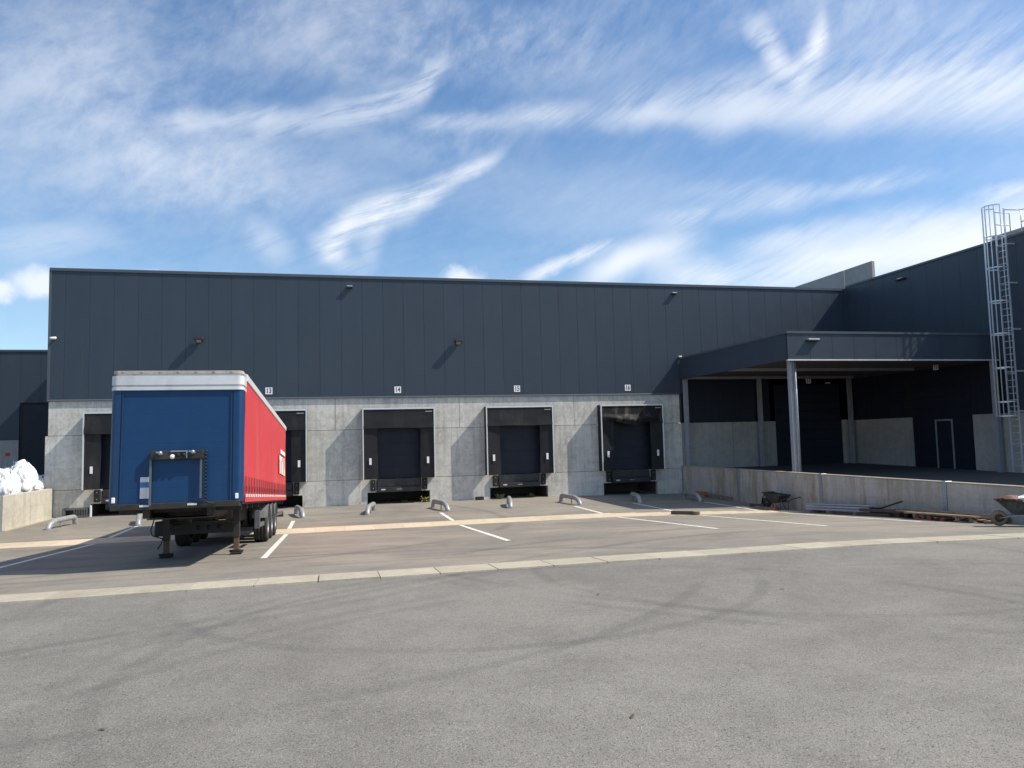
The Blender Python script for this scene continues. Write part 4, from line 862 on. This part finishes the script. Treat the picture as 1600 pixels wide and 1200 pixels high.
# steel channel on two bearers
ch = thing('steel_channel', g(20.35, -13.3), 'long blue-grey galvanised steel channel lying along the retaining wall', 'steel beam')
def chan(y0, y1, x0, x1, h, w):
    mb = MB(); a = Vector(g(x0, y0, .12)); b = Vector(g(x1, y1, .12))
    mb.obox(a+Vector((0, 0, .20)), b+Vector((0, 0, .20)), w, .014); mb.obox(a+Vector((-w/2, 0, .125)), b+Vector((-w/2, 0, .125)), .012, .05); mb.obox(a+Vector((.02, 0, .10)), b+Vector((.02, 0, .10)), .012, .19); mb.obox(a+Vector((0, 0, 0)), b+Vector((0, 0, 0)), w, .014); mb.obox(a+Vector((-w/2, 0, .03)), b+Vector((-w/2, 0, .03)), .012, .05)
    return mb
part('profile', chan(-11.75, -15.0, 20.30, 20.45, .2, .34), M['channel'], ch)
for y in (-12.1, -13.1, -14.5): plank('timber_bearer', g(20.05, y, 0), g(20.72, y, 0), .1, .105, M['wood'], 'small timber bearer under the blue-grey steel channel', 'timber', 'bearers under the steel channel')
for i, (xa, ya, xb, yb, w, h) in enumerate([(20.15, -13.4, 20.25, -16.0, .16, .10), (20.42, -13.8, 20.42, -16.3, .18, .14), (20.28, -14.6, 20.35, -16.6, .2, .09)]):
    plank('dark_timber', g(xa, ya, .0 if i < 2 else .15), g(xb, yb, .0 if i < 2 else .15), w, h, M['wooddark'], ['dark timber on the ground nearest the yard, beyond the steel channel', 'dark timber against the retaining wall, beyond the steel channel', 'dark timber lying on top of two others by the wall'][i], 'timber', 'dark timbers by the retaining wall')
single('bent_bar', MB().tube([g(20.3, -15.0, .25), g(20.32, -15.5, .27), g(20.45, -16.3, .50)], .028, 6), M['black'], Vector(g(20.3, -15.6, .2)), 'thin black bar sticking up from the dark timbers', 'bar')
single('black_box', MB().box(20.2, 20.4, -16.78, -16.62, zf(20.3, -16.7), zf(20.3, -16.7)+.24, .01), M['black'], Vector(g(20.3, -16.7)), 'small black box on the ground beside the dark timbers', 'box')
def pallet(x, y, lab, mat, blocks):
    z = zf(x, y); t = thing('pallet', (x, y, z), lab, 'pallet', 'pallets by the retaining wall')
    for i in range(3):
        for j in range(3): part('block', MB().box(x-.38+i*.33, x-.28+i*.33, y-.55+j*.475, y-.40+j*.475, z+.024, z+.10), blocks, t)
    for i in range(3): part('bottom_board', MB().box(x-.38+i*.33, x-.28+i*.33, y-.6, y+.6, z, z+.022), mat, t)
    for j in range(5): part('top_board', MB().box(x-.4, x+.4, y-.58+j*.27, y-.58+j*.27+.11, z+.102, z+.124), mat, t)
pallet(20.25, -18.0, 'low red painted pallet under long planks by the retaining wall', M['wood'], M['redwood']); pallet(20.25, -19.5, 'plain wooden pallet next to the loaded wheelbarrow', M['wood'], M['wood'])
for i, (x, ya, yb, w, d) in enumerate([(19.98, -17.0, -19.6, .2, 0), (20.22, -16.4, -20.0, .2, 0), (20.45, -16.2, -20.1, .22, 0), (20.30, -16.9, -20.2, .2, .06)]):
    za = zf(x, -17.2)+.165+d; plank('scaffold_plank', (x, ya, za), (x, yb, za+.10), w, .045, M['wood'] if i != 2 else M['wooddark'], ['front plank on the red pallet', 'second plank from the yard on the red pallet', 'dark plank nearest the wall on the red pallet', 'topmost plank lying across the pallet planks'][i], 'plank', 'planks on the pallets')
# odds and ends near the corner
single('orange_board', MB().box(20.55, 20.80, -2.95, -2.1, zf(20.6, -2.5), zf(20.6, -2.5)+.26, .01), M['orangewood'], Vector(g(20.67, -2.5)), 'orange brown timber at the foot of the wall behind the shaded wheel guide', 'timber')
plank('long_pole', g(20.68, -3.0, .12), g(20.72, -5.3, .08), .10, .10, M['wood'], 'pale pole lying along the foot of the retaining wall', 'pole')
single('rubber_wedge', MB().box(9.72, 10.12, -.30, -.06, 0, .16, .02), M['rubber'], Vector((9.92, -.18, 0)), 'black rubber chock at the wall left of dock 15', 'chock')
pb = thing('perforated_steel_block', (-8.0, -.22, 0), 'rusty perforated steel piece leaning at the wall on the far left', 'steel piece')
mbp = MB().box(-8.55, -7.55, -.30, -.26, .02, .10).box(-8.55, -7.55, -.30, -.26, .34, .42).box(-8.55, -8.42, -.30, -.26, .10, .34)
for i in range(6): mbp.box(-8.10+i*.10, -8.05+i*.10, -.30, -.26, .10, .34)
mbp.box(-8.10, -7.55, -.30, -.26, .18, .21)
part('web', mbp, M['guard'], pb); part('flange', MB().box(-8.55, -7.55, -.26, -.10, .40, .42).box(-8.55, -7.55, -.26, -.10, .02, .04).box(-8.55, -7.55, -.12, -.10, .04, .40), M['chassis'], pb)
single('white_profile', MB().box(-7.50, -7.44, -.16, -.06, 0, .50, .008), M['white'], Vector((-7.47, -.11, 0)), 'thin white upright profile beside the leftmost dock pit', 'profile')

def weed(x, y, n, s, lab, flowers=0):
    t = thing('weed', (x, y, zf(x, y)), lab, 'weed', 'weeds at the dock pits')
    mb = MB(); fl = MB()
    for i in range(n):
        a = random.uniform(0, 6.28); r = random.uniform(.02, .22)*s; h = random.uniform(.05, .30)*s; w = random.uniform(.02, .045)*s*1.4; b = Vector((x+math.cos(a)*r*.4, y+math.sin(a)*r*.4, zf(x, y)))
        tip = Vector((x+math.cos(a)*r*1.7, y+math.sin(a)*r*1.0, zf(x, y)+h)); m = (b+tip)/2+Vector((0, 0, h*.25)); sd_ = Vector((-math.sin(a), math.cos(a), .2))*w
        mb.add([b, m-sd_, tip, m+sd_], [(0, 1, 2), (0, 2, 3)])
        if i < flowers:
            q = tip+Vector((0, -.01, .02)); e = .022*s
            fl.add([q+Vector((e*math.cos(k*1.05), e*math.sin(k*1.05)*.6, e*math.sin(k*1.05)*.8)) for k in range(6)], [tuple(range(6))])
    part('leaves', mb, M['leaf'], t)
    if flowers: part('flowers', fl, M['flower'], t)
weed(7.22, -.12, 40, .9, 'yellow-flowered weed at the right end of the pit under dock 14', 9); weed(10.95, -.15, 50, .9, 'green weed clump at the left end of the pit under dock 15')
weed(12.6, .05, 22, .8, 'small weed inside the pit under dock 15'); weed(-5.15, -.25, 50, 1.3, 'yellow-flowered weed seen left of the trailer leg', 12); weed(6.3, -.02, 18, .6, 'flat weed in the middle of the pit under dock 14')
lm = None
for i, (x, y) in enumerate([(5.1, -31.2), (9.0, -27.2), (6.5, -26.6), (1.2, -30.2), (11.0, -29.0), (3.2, -33.6), (8.1, -31.9), (6.4, -33.2), (12.4, -26.3), (2.2, -26.5), (14.0, -28.4)]):
    s = random.uniform(.5, 1.0)*.055; a = random.uniform(0, 6.28); z = zf(x, y)+.006; ca, sa = math.cos(a), math.sin(a)
    pts = [(-1, 0, 0), (-.3, .28, .12), (.6, .2, .1), (1, 0, .22), (.5, -.25, .05), (-.4, -.22, .12)]
    mb = MB().add([(x+s*(px*ca-py*sa), y+s*(px*sa+py*ca), z+s*pz) for px, py, pz in pts], [(0, 1, 5), (1, 2, 4, 5), (2, 3, 4)])
    single('dry_leaf', mb, M['dryleaf'], Vector((x, y, z)), 'small dry leaf lying on the grey asphalt', 'leaf', 'dry leaves on the asphalt')
